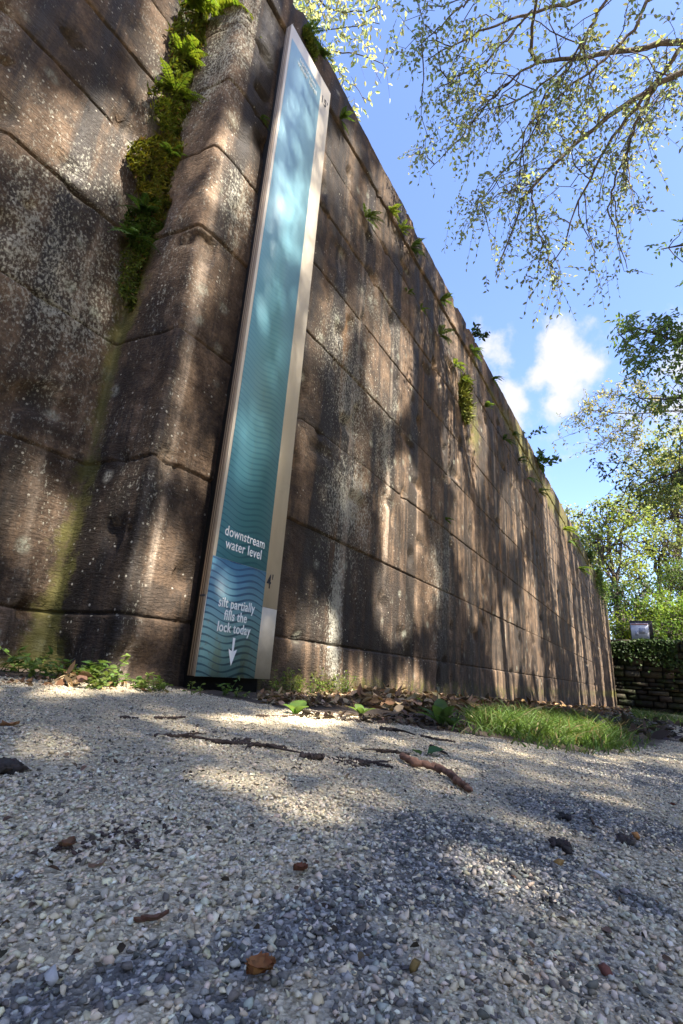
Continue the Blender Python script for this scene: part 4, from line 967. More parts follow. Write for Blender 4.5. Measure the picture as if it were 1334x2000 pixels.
# moss and ferns of the crevice
def moss(label, z0, z1, wl, wr, n, seed, col=(.085, .10, .015), bl=.035, side=0):
    """cushion of moss shoots over both cheeks of the crevice between two heights"""
    rng = np.random.default_rng(seed); z = rng.uniform(z0, z1, n); u = (z-z0)/(z1-z0); env = np.sin(np.clip(u, .02, .98)*math.pi)**.5
    lft = rng.uniform(size=n) < (.5 if side == 0 else (1. if side < 0 else 0.))
    a = rng.uniform(0, 1, n)**1.3*env
    edge = .7+.6*vn(z*9, lft*5., 0, seed)
    P = np.where(lft[:, None], np.stack([1.06-a*wl*edge, YB-.03-.05*(1-a), z], 1), np.stack([1.10+.03*a, YB-.04-a*wr*edge, z], 1))
    o = np.where(lft[:, None], np.array([[.25, -1, -.25]]), np.array([[-1, -.35, -.25]]))
    kp = vn(P[:, 0]*16, P[:, 2]*16, P[:, 1]*16, seed+7) > .36; P, o, a, z, n = P[kp], o[kp], a[kp], z[kp], int(kp.sum())
    bump_ = .022*(1-a)[:, None]*unit(o)
    g = Geo(); cl = jitcol(col, n, rng, .45)*(.55+.9*vn(P[:, 0]*22, P[:, 1]*22, P[:, 2]*22, 4))[:, None]
    yel = rng.uniform(size=n) < .18; cl[yel] *= (1.5, 1.25, .8); dd = rng.uniform(size=n) < .07; cl[dd] = jitcol((.12, .075, .03), dd.sum(), rng, .4)
    leaves(g, P+bump_*rng.uniform(0, 1, (n, 1)), unit(o+rng.normal(size=(n, 3))*.6+np.array([0, 0, -.35])), rng.normal(size=(n, 3)), bl*rng.uniform(.5, 1.3, n), bl*.30, cl, .2, 'diamond', .2)
    o_ = g.build('moss_clump', MOSSM); tag(o_, label, 'moss', 'moss clumps in the wall crevice'); return o_
moss('shaggy green moss clump lowest in the crevice tapering to a thin trail', 1.62, 2.02, .07, .06, 1400, 1, (.06, .085, .015), .03)
moss('large olive moss mat hanging on the left side of the crevice', 2.20, 2.72, .15, .04, 3600, 2, (.085, .09, .012), .04, -1)
moss('yellow green moss strip on the right cheek of the crevice', 2.05, 2.85, .04, .11, 2400, 3, (.10, .11, .015), .035, 1)
moss('dense green moss cushion below the lower fern of the crevice', 1.92, 2.28, .11, .08, 2400, 4, (.05, .09, .015), .035)
moss('bright moss bank around the dark hole in the crevice', 2.75, 3.15, .12, .10, 2600, 5, (.09, .12, .015), .04)
moss('mossy cushion highest in the crevice under the hanging yellow leaves', 3.15, 3.95, .14, .10, 3000, 6, (.10, .13, .02), .045)
fern('lowest fern of the crevice spreading feathery fronds over the bare stone', (1.02, YB-.06, 1.98), (-.2, -1, .1), 9, .17, 201, (.06, .11, .02), 'ferns in the wall crevice')
fern('dark green fern in the crevice just above the lowest one', (1.03, YB-.07, 2.16), (-.3, -1, .2), 9, .16, 202, (.045, .085, .018), 'ferns in the wall crevice')
fern('bright fern halfway up the crevice right of the olive moss mat', (1.08, YB-.1, 2.62), (-.4, -1, .2), 8, .15, 203, (.08, .13, .02), 'ferns in the wall crevice')
fern('yellow green fern beside the dark hole in the crevice', (1.04, YB-.08, 3.05), (-.1, -1, .3), 10, .20, 204, (.12, .17, .02), 'ferns in the wall crevice')
fern('bright yellow fern below the hanging lobed leaves at the crevice top', (1.02, YB-.08, 3.35), (.1, -1, .3), 10, .22, 205, (.14, .19, .02), 'ferns in the wall crevice')
fern('lobed yellow green leaves hanging at the very top of the crevice', (1.09, YB-.14, 3.80), (.1, -1, -.1), 8, .32, 206, (.15, .20, .02), 'ferns in the wall crevice', 1.2, 'fern', .5)
fern('broad leaved fern hanging left at the very top of the crevice', (1.00, YB-.08, 3.76), (-.3, -1, -.1), 7, .28, 207, (.13, .18, .02), 'ferns in the wall crevice', 1.1, 'fern', .4)
# plants along the joints of the chamber wall
WALLP = [((596, 68), .17, 'green fern hanging over the coping right above the tip of the tall board', 6), ((622, 100), .13, 'mossy fern at the right shoulder of the tall board', 8), ((664, 232), .15, 'small fern in the coping joint right of the top of the tall board', 7),
         ((716, 425), .17, 'fern growing on the bare stone face left of the coping joint ferns', 8), ((762, 415), .15, 'yellowish fern highest of the close row in the coping joint', 7), ((782, 450), .15, 'bright fern second in the close row in the coping joint', 7),
         ((802, 484), .17, 'dark fern lowest of the close row in the coping joint', 8), ((860, 588), .20, 'fern in the coping joint midway between the row and the mossy bulge', 8), ((796, 572), .11, 'tiny fern in the second joint below the coping', 5),
         ((822, 604), .10, 'tiny pale fern in the second joint right of the other tiny one', 5), ((858, 655), .22, 'drooping fern on the second joint above the mossy bulge', 8), ((888, 715), .22, 'yellow green fern on top of the mossy bulge', 9),
         ((902, 745), .20, 'second yellow green fern on the mossy bulge', 8), ((920, 688), .24, 'fern in the coping joint right of the mossy bulge', 8), ((948, 795), .22, 'fern in the joint right below the mossy bulge', 7), ((962, 742), .22, 'fern close under the wall edge right of the bulge', 7),
         ((983, 858), .24, 'dark fern in the coping joint above the pale stone', 8), ((1002, 850), .24, 'fern beside the tall seedling on the wall edge', 7), ((1030, 935), .3, 'fern in the moss streaked upper wall below the leafy seedling', 7), ((1052, 960), .3, 'yellow fern in the moss streaked upper wall near the edge', 7),
         ((1012, 900), .22, 'fern hanging below the dark fern on the moss streaked wall', 7), ((870, 1015), .12, 'small fern in the low joint of the middle wall', 5), ((508, 232), .08, 'tiny fern on the corner stones left of the tall board', 4),
         ((1100, 1035), .45, 'yellow fern tuft on the wall edge near the far end', 8), ((1110, 1060), .4, 'green fern tuft on the upper wall near the far end', 8), ((1130, 1110), .5, 'fern tuft in the shade of the far upper wall', 8)]
for i, (px, L, lab, n) in enumerate(WALLP):
    p = wpt(px[0], px[1], -.01); col = [(.075, .12, .02), (.11, .15, .02), (.05, .085, .018)][(1 if 'yellow' in lab or 'bright' in lab else 2 if 'dark' in lab else 0)]
    fern(lab, p, OUT, n, L, 300+i, col)
def bulge():
    rng = np.random.default_rng(9); n = 2600; c = wpt(906, 780, 0)
    u = rdir(n, rng)*rng.uniform(.5, 1, (n, 1)); P = c+u*np.array([.14, .05, .32]); P[:, 0] += .10*(vn(P[:, 2]*6, P[:, 0]*4, 0, 3)-.5); P = P[(P[:, 1] < .02) & (vn(P[:, 0]*9, P[:, 2]*7, 0, 5) > .41)]; n = len(P)
    g = Geo(); leaves(g, P, unit((P-c)*np.array([1, 2, 1])+rng.normal(size=(n, 3))*.2+np.array([0, -.1, -.12])), rng.normal(size=(n, 3)), .085*rng.uniform(.4, 1.3, n), .012, jitcol((.13, .145, .028), n, rng, .5), .2, 'diamond', .7)
    tag(g.build('moss_clump', MOSSM), 'thick yellow green moss bulge hanging under the coping of the middle wall', 'moss', 'moss clumps on the chamber wall')
    g = Geo(); n = 600; c = wpt(603, 85, -.02); P = c+np.clip(rng.normal(size=(n, 3)), -1.6, 1.6)*np.array([.045, .015, .03]); P[:, 2] += (P[:, 0]-c[0])*-.2
    leaves(g, P, unit(rng.normal(size=(n, 3))*.6+np.array([0, -1, 0])), rng.normal(size=(n, 3)), .03, .010, jitcol((.09, .12, .02), n, rng, .4), .2, 'diamond', .3)
    tag(g.build('moss_clump', MOSSM), 'dark moss on the coping beside the tip of the tall board', 'moss', 'moss clumps on the chamber wall')
    # creeping vine over the far upper edge
    n = 3200; x = rng.uniform(16, 25.5, n); z = 4.5-np.abs(rng.normal(0, .35, n))*(.3+1.3*vn(x*.8, x*0, 0, 4))*(.4+.09*(x-13)); k = vn(x*1.2, z*1.2, 0, 8) > .42; x, z = x[k], z[k]; n = len(x)
    g = Geo(); leaves(g, np.stack([x, -.05-rng.uniform(0, .12, n), z], 1), rdir(n, rng)+np.array([0, -.4, -.9]), np.array([0, -1., .4])+rng.normal(size=(n, 3))*.4, .085, .07, jitcol((.06, .095, .025), n, rng, .5))
    tag(g.build('creeping_vine', LEAF), 'creeping vine over the upper edge of the wall at its far end', 'vine')
bulge()
def seedling(label, base, h, n, leafL, seed, col, lean=(0, 0, 1), fork=3):
    rng = np.random.default_rng(seed); base = np.array(base, float); root = thing('seedling', label, 'plant', base, 'seedlings on the wall edge'); g, gl = Geo(), Geo(); paths = []
    for f in range(fork):
        e = base+h*rng.uniform(.6, 1.1)*unit(np.array(lean)+rng.normal(size=3)*.38); P = wiggle(base, e, 7, h*.02, rng); paths.append((P, np.linspace(.007, .0025, 7)))
        S = np.repeat(P[2:], n, 0); m = len(S)
        leaves(gl, S+rng.normal(size=(m, 3))*.02, rdir(m, rng)+np.array([0, -.3, .1]), np.array([0, 0, 1.])+rng.normal(size=(m, 3))*.4, leafL*rng.uniform(.6, 1.2, m), leafL*.5, jitcol(col, m, rng, .3), .12)
    tubes(g, paths, 5, (.06, .06, .03)); settle(g.build('stem', BARK, smooth=True), root); settle(gl.build('leaves', LEAF), root)
seedling('small dark sprig on the wall edge above the mossy bulge', wpt(918, 652, .03), .26, 4, .08, 1, (.03, .05, .02), (.5, -.6, .6), 3)
seedling('tall thin seedling on the wall edge against the sky below the cloud', wpt(1020, 858, .05), .62, 4, .10, 2, (.05, .085, .025), (.1, -.2, 1), 3)
seedling('broad leaved seedling on the wall edge right of the tall thin one', wpt(1047, 912, .03), .48, 5, .16, 3, (.05, .09, .025), (.3, -.5, .7), 3)

# ------------------------------------------------------------------ plants and litter at the foot of the wall
def weed(label, base, h, n, leafL, seed, col, name='weed', group='weeds at the foot of the wall', wfac=.6, up=.7):
    rng = np.random.default_rng(seed); base = np.array(base, float); root = thing(name, label, 'weed', base, group); g, gl = Geo(), Geo(); paths = []
    for f in range(n):
        d = unit(rng.normal(size=3)*np.array([.7, .7, .2])+np.array([0, 0, up])); l = h*rng.uniform(.45, 1.1); P = wiggle(base+rng.normal(size=3)*np.array([.02, .012, 0]), base+d*l, 5, h*.03, rng); paths.append((P, np.linspace(.0016, .0008, 5)))
        for j in (2, 3, 4):
            m = 3 if j == 4 else 2; S = np.repeat(P[j:j+1], m, 0)
            leaves(gl, S, rdir(m, rng, .3)+np.array([0, 0, .15]), np.array([0, 0, 1.])+rng.normal(size=(m, 3))*.3, leafL*rng.uniform(.6, 1.15, m), leafL*wfac, jitcol(col, m, rng, .3), .14)
    tubes(g, paths, 4, np.array(col)*.8); settle(g.build('stems', LEAF), root); settle(gl.build('leaves', LEAF), root)
WEEDS = [((22, 1312), .12, 9, .035, 'tall clover leaved weed at the left edge below the stone face'), ((68, 1325), .07, 8, .026, 'low weed second from the left edge at the wall foot'), ((105, 1328), .07, 8, .024, 'small leaved weed left of the brown leaf pile'), ((150, 1332), .06, 7, .022, 'weed just behind the brown leaf pile'),
         ((172, 1335), .10, 9, .030, 'weed with pale broad leaves right of the brown leaf pile'), ((203, 1338), .11, 11, .032, 'largest bright weed in front of the corner stone'), ((222, 1342), .09, 8, .026, 'bright weed touching the corner edge'), ((186, 1346), .06, 9, .020, 'low pale weed in front of the largest bright one'),
         ((262, 1345), .06, 8, .020, 'low weed below the corner stones'), ((290, 1350), .07, 9, .020, 'leggy weed between the corner stones and the gap under the board'), ((310, 1350), .05, 8, .018, 'tiny weed at the edge of the dark gap'),
         ((375, 1358), .05, 4, .018, 'single small sprout left under the board'), ((438, 1358), .08, 5, .020, 'thin sprout in the dark gap under the board'), ((470, 1362), .04, 6, .016, 'low sprout under the right part of the board')]
for i, ((px, py), h, n, L, lab) in enumerate(WEEDS): weed(lab, gpt(px, py), h, n, L, 400+i, [(.12, .19, .05), (.16, .22, .06)][i % 2])
TUFTS = [((552, 1358), .10, 'ferny tuft just right of the board at the wall foot'), ((583, 1356), .11, 'ferny tuft second right of the board'), ((612, 1358), .09, 'small pale tuft in the sun right of the board'), ((642, 1355), .13, 'bright sunlit tuft at the wall foot'), ((672, 1358), .11, 'yellowish tuft right of the bright sunlit one'), ((690, 1350), .13, 'tall tuft at the right end of the sunlit group')]
for i, ((px, py), L, lab) in enumerate(TUFTS):
    weed(lab, gpt(px, py), L*1.15, 16, .021, 500+i, [(.13, .19, .04), (.16, .20, .045)][i % 2], 'weed', 'ferny tufts at the wall foot', .42, .9)
for i, ((px, py), n, L, lab) in enumerate((((752, 1350), 14, .22, 'wispy grass tuft against the wall left of the leaf litter'), ((838, 1362), 12, .24, 'wispy grass tuft against the wall behind the litter'), ((905, 1372), 12, .24, 'wispy grass tuft against the wall right of the litter'), ((730, 1352), 8, .16, 'short grass tuft against the dark wall foot'))):
    tuft(lab, gpt(px, py), (0, -.2, 1), n, L, 600+i, (.08, .12, .03), w=.03)
def plantain(label, base, n, L, seed, col=(.06, .11, .025), wf=.45, name='plantain'):
    rng = np.random.default_rng(seed); base = np.array(base, float); g = Geo(); root = thing(name, label, 'plant', base, 'broad leaved plants at the path edge')
    for k in range(n):
        a = k*2.4+rng.uniform(-.3, .3); d = np.array([math.cos(a)*.7, math.sin(a)*.7, rng.uniform(.5, 1.3)]); g = Geo(); c = np.array(col)*rng.uniform(.8, 1.3)
        l = L*rng.uniform(.6, 1.1); w = l*wf; d = unit(d); S = unit(np.cross(d, [0, 0, 1])); t = np.linspace(0, 1, 8)
        Cc = base+d*l*t[:, None]-np.array([0, 0, 1.])*.35*l*t[:, None]**2; prof = np.sin(np.clip(t*1.02, 0, 1)**.85*math.pi)**.8*.5*w+.0015
        Nn = np.cross(S, d); V = np.stack([Cc-S*prof[:, None]+Nn*prof[:, None]*.35, Cc, Cc+S*prof[:, None]+Nn*prof[:, None]*.35], 1).reshape(-1, 3)
        i = np.arange(7)[:, None]*3; j = np.arange(2)[None]; g.add(V, [np.stack([i+j, i+1+j, i+4+j, i+3+j], -1).reshape(-1, 4)], jitcol(c, len(V), rng, .1))
        settle(g.build('leaf', LEAF, smooth=True), root)
plantain('single rounded green leaf plant standing in the sun patch right of the board', gpt(577, 1397), 3, .075, 1, (.09, .15, .04), .75)
plantain('small upright plant with pale leaves at the edge of the soil', gpt(705, 1398), 5, .10, 2, (.09, .14, .04), .35)
plantain('lone upright leaf standing in the leaf litter', gpt(829, 1382), 2, .16, 3, (.09, .15, .04), .4)
plantain('spreading rosette of long leaves left of the grass patch', gpt(862, 1418), 9, .17, 4, (.075, .13, .035), .28)
plantain('low rosette right of the spreading one touching the grass', gpt(884, 1424), 7, .10, 5, (.06, .10, .03), .3)

def litter():
    rng = np.random.default_rng(15); g = Geo()
    def scatter(poly, n, L, cols, lift=.02, mat=None):
        s = sample_poly(poly, n, rng); P = gpts(s)
        P[:, 2] += rng.uniform(.0, lift, n); c = np.array(cols)[rng.integers(0, len(cols), n)]
        leaves(g, P, rdir(n, rng, .35), np.array([0, 0, 1.])+rng.normal(size=(n, 3))*.55, L*rng.uniform(.5, 1.3, n), L*.6*rng.uniform(.6, 1.2, n), jitcol(c, n, rng, .3), rng.uniform(-.3, .4, (n, 1))*.8, 'ovate', .25)
    br = [(.22, .135, .065), (.14, .085, .04), (.33, .23, .13), (.085, .055, .03), (.40, .30, .19), (.18, .12, .07)]
    scatter([(690, 1350), (780, 1343), (900, 1362), (935, 1378), (880, 1395), (780, 1392), (700, 1378)], 1500, .062, br, .05)
    scatter([(500, 1360), (690, 1352), (700, 1380), (620, 1382), (520, 1376)], 560, .036, br, .02)
    scatter([(900, 1372), (1195, 1378), (1260, 1392), (1100, 1400), (930, 1392)], 1500, .09, br[:4], .03)
    scatter([(1090, 1395), (1334, 1395), (1334, 1450), (1200, 1440)], 500, .08, [(.06, .045, .035), (.10, .075, .06), (.045, .038, .035)], .02)
    scatter([(110, 1325), (150, 1328), (150, 1345), (118, 1342)], 60, .04, br, .04)
    scatter([(0, 1318), (330, 1345), (330, 1358), (0, 1335)], 160, .022, br, .008)
    scatter([(560, 1400), (900, 1400), (900, 1430), (700, 1412)], 380, .03, [(.06, .045, .03), (.12, .085, .06), (.04, .03, .025)], .012)
    scatter([(150, 1400), (1000, 1455), (1000, 1560), (100, 1520)], 260, .009, [(.05, .04, .03), (.09, .065, .045), (.16, .12, .08)], .003)
    scatter([(0, 1500), (1334, 1500), (1334, 1950), (0, 1950)], 150, .008, [(.06, .045, .03), (.12, .08, .05)], .003)
    o = g.build('leaf_litter', DRY); kind(o, 'stuff'); o['label'] = 'dry brown leaf litter along the foot of the wall'
litter()
def grass(polys, seed, label):
    rng = np.random.default_rng(seed); g = Geo()
    for poly, n, L, col in polys:
        s = sample_poly(poly, n, rng); P = gpts(s); k = vn(P[:, 0]*5, P[:, 1]*5, 0, seed)*.6+vn(P[:, 0]*17, P[:, 1]*17, 0, seed+1)*.4 > rng.uniform(.25, .5, len(P)); P = P[k]; n = len(P)
        d = unit(rng.normal(size=(n, 3))*np.array([.42, .42, .1])+np.array([0, 0, 1.])); l = L*rng.uniform(.4, 1.25, n); S = unit(np.cross(d, rng.normal(size=(n, 3)))); c = jitcol(col, n, rng, .45); st = rng.uniform(size=n) < .10; c[st] = jitcol((.30, .24, .12), st.sum(), rng, .3); l = l*np.where(rng.uniform(size=n) < .12, 1.5, 1.0); m = 4; t = np.linspace(0, 1, m)
        dr = rdir(n, rng, .0); Cc = P[:, None]+d[:, None]*l[:, None, None]*t[None, :, None]+(dr[:, None]*.55-np.array([0, 0, .30]))*l[:, None, None]*(t**2)[None, :, None]
        wd = (.0032*(L/.1)**.5*(1-t*.9))[None, :, None]*rng.uniform(.5, 1.7, (n, 1, 1)); V = np.stack([Cc-S[:, None]*wd, Cc+S[:, None]*wd], 2).reshape(n, -1, 3); b = np.arange(n)[:, None]*2*m
        g.add(V.reshape(-1, 3), [np.concatenate([b+np.array([[2*i, 2*i+1, 2*i+3, 2*i+2]]) for i in range(m-1)])], np.repeat(c, 2*m, 0))
    o = g.build('grass', GRASS); kind(o, 'stuff'); o['label'] = label
grass([([(905, 1400), (960, 1392), (1060, 1398), (1150, 1420), (1230, 1448), (1235, 1462), (1150, 1466), (1030, 1446), (940, 1428)], 6000, .092, (.11, .18, .035)), ([(960, 1388), (1100, 1392), (1180, 1412), (1060, 1404)], 1500, .08, (.085, .13, .03)), ([(850, 1398), (960, 1384), (1110, 1390), (1270, 1440), (1285, 1470), (1150, 1478), (1000, 1456), (880, 1432)], 1500, .05, (.09, .14, .035))], 1, 'bright grass patch between the path and the wall')
grass([([(1225, 1380), (1334, 1378), (1420, 1385), (1420, 1425), (1334, 1420), (1240, 1402)], 7000, .14, (.07, .125, .025)), ([(1200, 1376), (1330, 1376), (1330, 1382), (1215, 1384)], 2500, .16, (.06, .11, .022)), ([(1130, 1400), (1230, 1405), (1300, 1432), (1180, 1425)], 500, .09, (.06, .10, .03))], 2, 'grass beyond the mud before the rubble wall')

# ------------------------------------------------------------------ loose things on the path
def stick(label, pts, r, seed, col, name='stick', group='sticks on the gravel', knob=0.0, forks=0):
    rng = np.random.default_rng(seed); P = gpts(pts); P = resample(P, 46); P[:, 2] = gz(P[:, 0], P[:, 1])+r*1.05; P[1:-1] += rng.normal(0, r*.16, (44, 3)); P[4::6] += rng.normal(0, r*.45, P[4::6].shape)*np.array([1, 1, .2])
    R = r*(np.linspace(.95, .62, 46)+rng.uniform(-.17, .17, 46)); R[rng.integers(4, 42, 4)] *= 1.35; R[0] *= .55; R[-1] *= .5
    g = Geo(); paths = [(P, R)]
    for f in range(forks):
        i = rng.integers(8, 38); e = P[i]+rng.normal(size=3)*np.array([.04, .04, .008])*min(1, r/.004); e[2] = max(e[2], gz(e[0], e[1])+.002); paths.append((wiggle(P[i], e, 5, r*.3, rng), np.linspace(r*.6, r*.25, 5)))
    tubes(g, paths, 8, col); V = np.concatenate(g.V); c = np.clip(np.array(col)*(.35+1.5*fbm(V[:, 0]*90, V[:, 1]*90, V[:, 2]*90, seed, 3)**1.3)[:, None], 0, 1); g.C = [c]; g.V = [V]
    o = g.build(name, BARK, smooth=True); tag(o, label, 'stick', group); return o
stick('thick crooked reddish brown stick lying on the gravel right of centre', [(784, 1484), (812, 1498), (850, 1506), (878, 1518), (898, 1538), (922, 1555)], .0072, 1, (.15, .085, .06), forks=0)
stick('long thin dark twig below the corner stones', [(300, 1440), (340, 1441), (375, 1442), (420, 1450)], .0032, 2, (.05, .036, .03), 'twig', 'twigs on the gravel', forks=2)
stick('dark twig right of the long thin one ending in bark bits', [(412, 1452), (460, 1458), (510, 1460), (560, 1466)], .0045, 3, (.04, .03, .026), 'twig', 'twigs on the gravel', forks=3)
stick('short stubby dark stick left of the crumbled bark heap', [(586, 1484), (608, 1486), (632, 1485)], .0058, 4, (.06, .045, .038))
stick('thin straight twig leading into the crumbled bark heap', [(638, 1481), (665, 1490), (690, 1498)], .0022, 5, (.07, .05, .04), 'twig', 'twigs on the gravel')
stick('twig running right from the crumbled bark heap', [(695, 1490), (730, 1494), (768, 1503)], .0034, 6, (.055, .04, .033), 'twig', 'twigs on the gravel', forks=2)
stick('short flat dark twig above the thick crooked stick', [(735, 1470), (765, 1472), (800, 1477)], .0042, 7, (.05, .038, .03), 'twig', 'twigs on the gravel', forks=1)
stick('dark twig near the soil edge above the fallen green leaf', [(742, 1428), (760, 1430), (780, 1431)], .006, 8, (.035, .028, .024), 'twig', 'twigs on the gravel', forks=2)
stick('thin twig left of the fallen green leaf', [(840, 1458), (856, 1466), (874, 1476)], .003, 9, (.05, .038, .03), 'twig', 'twigs on the gravel')
stick('slender twig lying along the soil edge under the rosettes', [(822, 1440), (850, 1446), (890, 1452)], .004, 10, (.05, .038, .03), 'twig', 'twigs on the gravel', forks=1)
stick('slender twig lying in the sun patch by the board', [(500, 1400), (545, 1401), (600, 1397)], .003, 11, (.08, .055, .04), 'twig', 'twigs on the gravel')
stick('twig lying in the litter right of the sunlit plant', [(590, 1391), (640, 1395), (700, 1398)], .004, 12, (.06, .045, .035), 'twig', 'twigs on the gravel')
stick('short twig standing out of the gravel near the dark clods', [(1150, 1586), (1156, 1604), (1160, 1614)], .002, 13, (.06, .045, .035), 'twig', 'twigs on the gravel')
stick('short twig in the shade below the left corner', [(235, 1404), (255, 1406), (270, 1407)], .0035, 14, (.05, .036, .03), 'twig', 'twigs on the gravel')
stick('twig right below the gap under the board', [(300, 1404), (335, 1405), (362, 1403)], .003, 15, (.05, .036, .03), 'twig', 'twigs on the gravel')

def clod(label, px, py, size, seed, col, name='dirt_clod', cat='clod', group='clods on the path', n=16, flat=.6, bit=.72, spread=1.0):
    """crumbly lump: one skin of overlapping lobes"""
    rng = np.random.default_rng(seed); p = gpt(px, py); g = Geo()
    P = p+rng.normal(size=(n, 3))*size*np.array([.30, .22, .10])*spread; P[:, 2] = gz(P[:, 0], P[:, 1])+size*rng.uniform(.02, .22, n)*min(1, bit*2)
    stones(g, P, size*rng.uniform(.5, 1.0, n)*bit, jitcol(col, n, rng, .35), rng, ico(), (flat*.7, flat*1.2)); o = g.build(name, PEBBLE); tag(o, label, cat, group)
clod('larger dark dirt clod on the right of the path', 1093, 1655, .022, 1, (.035, .028, .024))
clod('dark dirt clod above the larger one on the right of the path', 1103, 1598, .017, 2, (.035, .030, .027))
clod('grey brown dirt clod left of the short upright twig', 1085, 1572, .017, 3, (.10, .08, .07))
clod('dark elongated dirt clod beside the amber pebble at right', 1218, 1645, .020, 4, (.06, .048, .042))
clod('black crumbs in the shaded patch at lower right', 1075, 1765, .012, 5, (.02, .018, .018), n=7)
clod('dark crumbly lump at the left edge of the gravel', 8, 1507, .028, 6, (.04, .03, .025), n=24, bit=1.0, spread=.7)
clod('crumbled bark heap among the twigs in mid path', 695, 1492, .050, 7, (.04, .03, .024), 'bark_heap', 'bark', None, 70, .5, .22, 1.3)
clod('crumbled dark bark piece on the twig below the board', 470, 1450, .036, 8, (.045, .034, .028), 'bark_heap', 'bark', None, 40, .7, .25, 1.1)
clod('loose dark soil streak on the left of the gravel', 215, 1640, .05, 9, (.06, .045, .036), n=110, flat=.5, bit=.13, spread=1.6)
_o = [o for o in bpy.data.objects if o.get('label') == 'loose dark soil streak on the left of the gravel'][0]
_o.name = 'soil_crumbs'; kind(_o, 'stuff'); del _o['category'], _o['group']
def pebble(label, px, py, size, seed, col, flat=.7):
    rng = np.random.default_rng(seed); g = Geo(); p = gpt(px, py)[None]; p[0, 2] += size*.22; stones(g, p, np.array([size]), np.array([col]), rng, ico(), (flat, flat)); o = g.build('pebble', PEBBLE, smooth=False); tag(o, label, 'pebble', 'single pebbles standing out')
pebble('amber pebble below the larger dark clod', 1092, 1694, .011, 1, (.26, .15, .045), .9)
pebble('small amber brown pebble at the end of the elongated clod', 1243, 1638, .011, 2, (.22, .11, .04), .9)
pebble('flat white stone chip at right of the path', 1172, 1716, .018, 3, (.55, .53, .49), .25)
pebble('bright white pebble in the middle foreground', 577, 1641, .008, 4, (.58, .57, .54), .8)
pebble('reddish brown pebble near the lower right corner', 1187, 1902, .009, 5, (.14, .055, .04), .8)
pebble('pale rounded pebble near the lower left', 98, 1916, .009, 6, (.42, .41, .38), .6)
pebble('smooth pale pebble in the left foreground', 35, 1713, .007, 7, (.50, .49, .46), .6)
pebble('ochre pebble in the dark foreground patch', 808, 1893, .008, 8, (.20, .13, .04), .9)
def deadleaf(label, px, py, L, seed, col, n=1, wf=.6):
    rng = np.random.default_rng(seed); p = gpt(px, py); g = Geo(); 
    for k in range(n):
        a = rng.uniform(-.5, .5)+(0 if k % 2 else math.pi); d = np.array([math.cos(a), math.sin(a), .05]); S = np.array([-d[1], d[0], 0]); t = np.linspace(0, 1, 9); u = np.linspace(-1, 1, 7)
        prof = np.sin(np.clip(t, .02, 1)*math.pi)**.7*(1+.25*np.sin(t*22+k))*L*wf*.5
        off = rng.normal(size=3)*L*.12*(k > 0); off[2] = 0
        V = p+off+d*L*(t[:, None, None]-.5)+S*prof[:, None, None]*u[None, :, None]; V = np.asarray(V)
        V[..., 2] += .0025+L*.22*np.abs(u[None])**1.6*rng.uniform(.5, 1.1)+L*.18*(2*t[:, None]-1)**2*rng.uniform(.3, 1)+L*.09*(vn(V[..., 0]*180, V[..., 1]*180, 0, seed)-.5)
        i = np.arange(8)[:, None]*7; j = np.arange(6)[None]; g.add(V.reshape(-1, 3), [np.stack([i+j, i+1+j, i+8+j, i+7+j], -1).reshape(-1, 4)], jitcol(col, 63, rng, .25))
    tag(g.build('dead_leaf', DRY, smooth=True), label, 'leaf', 'dead leaves lying on the path')
deadleaf('curled orange brown leaf in the near foreground', 505, 1905, .017, 1, (.24, .10, .035), 3, .8)
deadleaf('two small rusty leaf scraps in the middle foreground', 585, 1706, .013, 2, (.15, .06, .03), 3, .6)
deadleaf('narrow rolled brown leaf left of the near orange one', 285, 1812, .016, 3, (.15, .085, .055), 2, .3)
deadleaf('small brown leaf beside the loose soil streak', 130, 1660, .014, 4, (.15, .08, .045), 2, .8)
deadleaf('tan twig like leaf roll on the left of the gravel', 188, 1700, .020, 5, (.26, .19, .14), 1, .25)
deadleaf('rusty leaf scrap above the right end of the gravel', 1316, 1576, .012, 6, (.16, .06, .04), 2, .7)
deadleaf('orange leaf scrap near the left edge below the wall', 18, 1422, .03, 7, (.30, .15, .07), 2, .6)
deadleaf('pale dry leaf on the brown pile between the left weeds', 128, 1330, .06, 8, (.34, .22, .13), 2, .7)
g_ = None
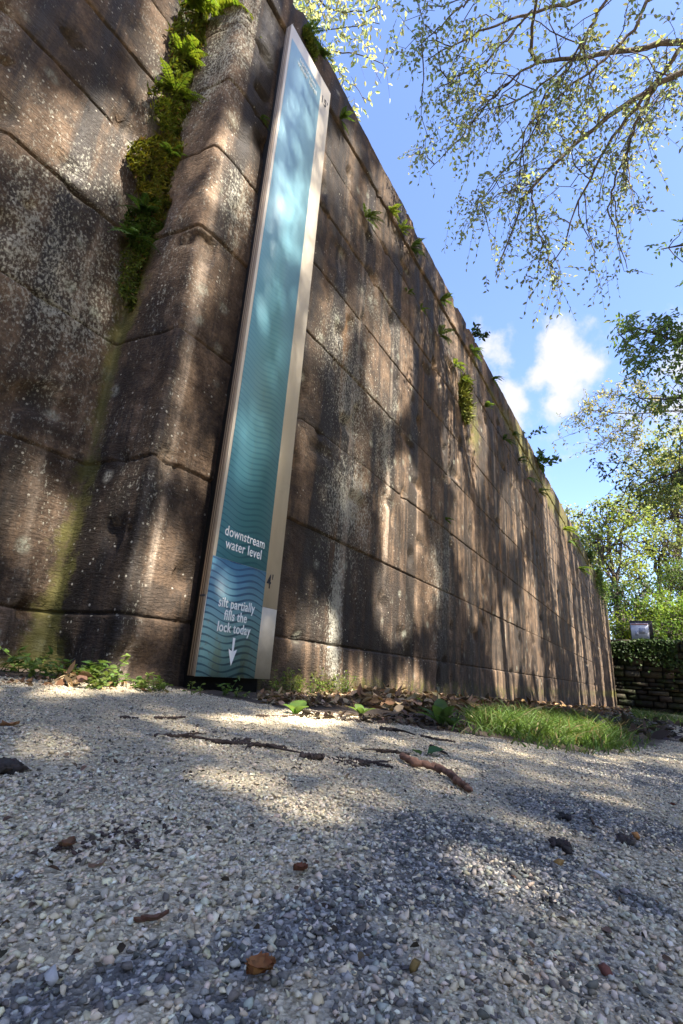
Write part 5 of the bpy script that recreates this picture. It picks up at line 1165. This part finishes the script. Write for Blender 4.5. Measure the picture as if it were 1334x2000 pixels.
def fallen_green():
    p = gpt(835, 1478); rng = np.random.default_rng(4); g = Geo(); leaves(g, p+np.array([[0, 0, .006], [-.01, .01, .004], [.012, -.004, .004]]), np.array([[1, -.35, .12], [-.8, .2, .25], [.9, .3, .05]]), np.array([[0, -.3, 1.], [0, 0, 1.], [0, .2, 1]]), np.array([.055, .035, .045]), np.array([.028, .02, .02]), jitcol((.05, .11, .04), 3, rng, .2), .25)
    tag(g.build('green_leaf', LEAF), 'fallen green leaves lying above the thick crooked stick', 'leaf')
fallen_green()

# ------------------------------------------------------------------ notice board on the far wall
def notice():
    x = XEND+.9; c = wpt(1250, 1233, 0); d = pxdir(1250, 1233); t = (x-CAM[0])/d[0]; c = CAM+d*t; s = t*np.dot(d, _f)/FL
    w, h = 30*s, 31*s; root = thing('notice_board', 'small white notice board in a dark frame standing behind the far rubble wall', 'sign', (c[0], c[1], 1.4))
    def flat(name, col, r=.6): t_ = NT(name); n = t_.noise(scale=8, detail=4); t_.bsdf(t_.mix(n, tuple(v*.8 for v in col), col), r); return t_.m
    def box(cx, cy, cz, dx, dy, dz, name, mat):
        g = Geo(); V = [(cx+a*dx/2, cy+b*dy/2, cz+e*dz/2) for e in (-1, 1) for a, b in ((-1, -1), (1, -1), (1, 1), (-1, 1))]
        g.add(V, [np.array([[3, 2, 1, 0], [4, 5, 6, 7], [0, 1, 5, 4], [1, 2, 6, 5], [2, 3, 7, 6], [3, 0, 4, 7]])]); return settle(g.build(name, mat), root)
    fr, wh, red, gr = flat('dark_frame', (.035, .03, .03)), flat('notice_paper', (.66, .68, .74)), flat('red_band', (.42, .16, .12)), flat('grey_print', (.36, .38, .44))
    box(c[0], c[1]-4*s, c[2]+1*s, .10, w+10*s, .09, 'board_back', fr) if False else None
    box(c[0]+.05, c[1]-3*s, c[2]+1.5*s, .06, w+8*s, h+7*s, 'frame', fr); box(c[0]-.012, c[1], c[2], .05, w, h, 'paper', wh)
    box(c[0]-.045, c[1], c[2]+h*.44, .012, w*.96, h*.07, 'heading_band', red); box(c[0]-.045, c[1]-w*.12, c[2]+h*.02, .012, w*.36, h*.36, 'picture', gr); box(c[0]-.045, c[1]+w*.2, c[2]-h*.12, .012, w*.18, h*.3, 'text_block', gr)
    for o in (-1, 1): box(c[0]+.05, c[1]+o*w*.3, (c[2]-1.2)/2+.0, .05, .06, c[2]+1.0, 'post', fr)
notice()
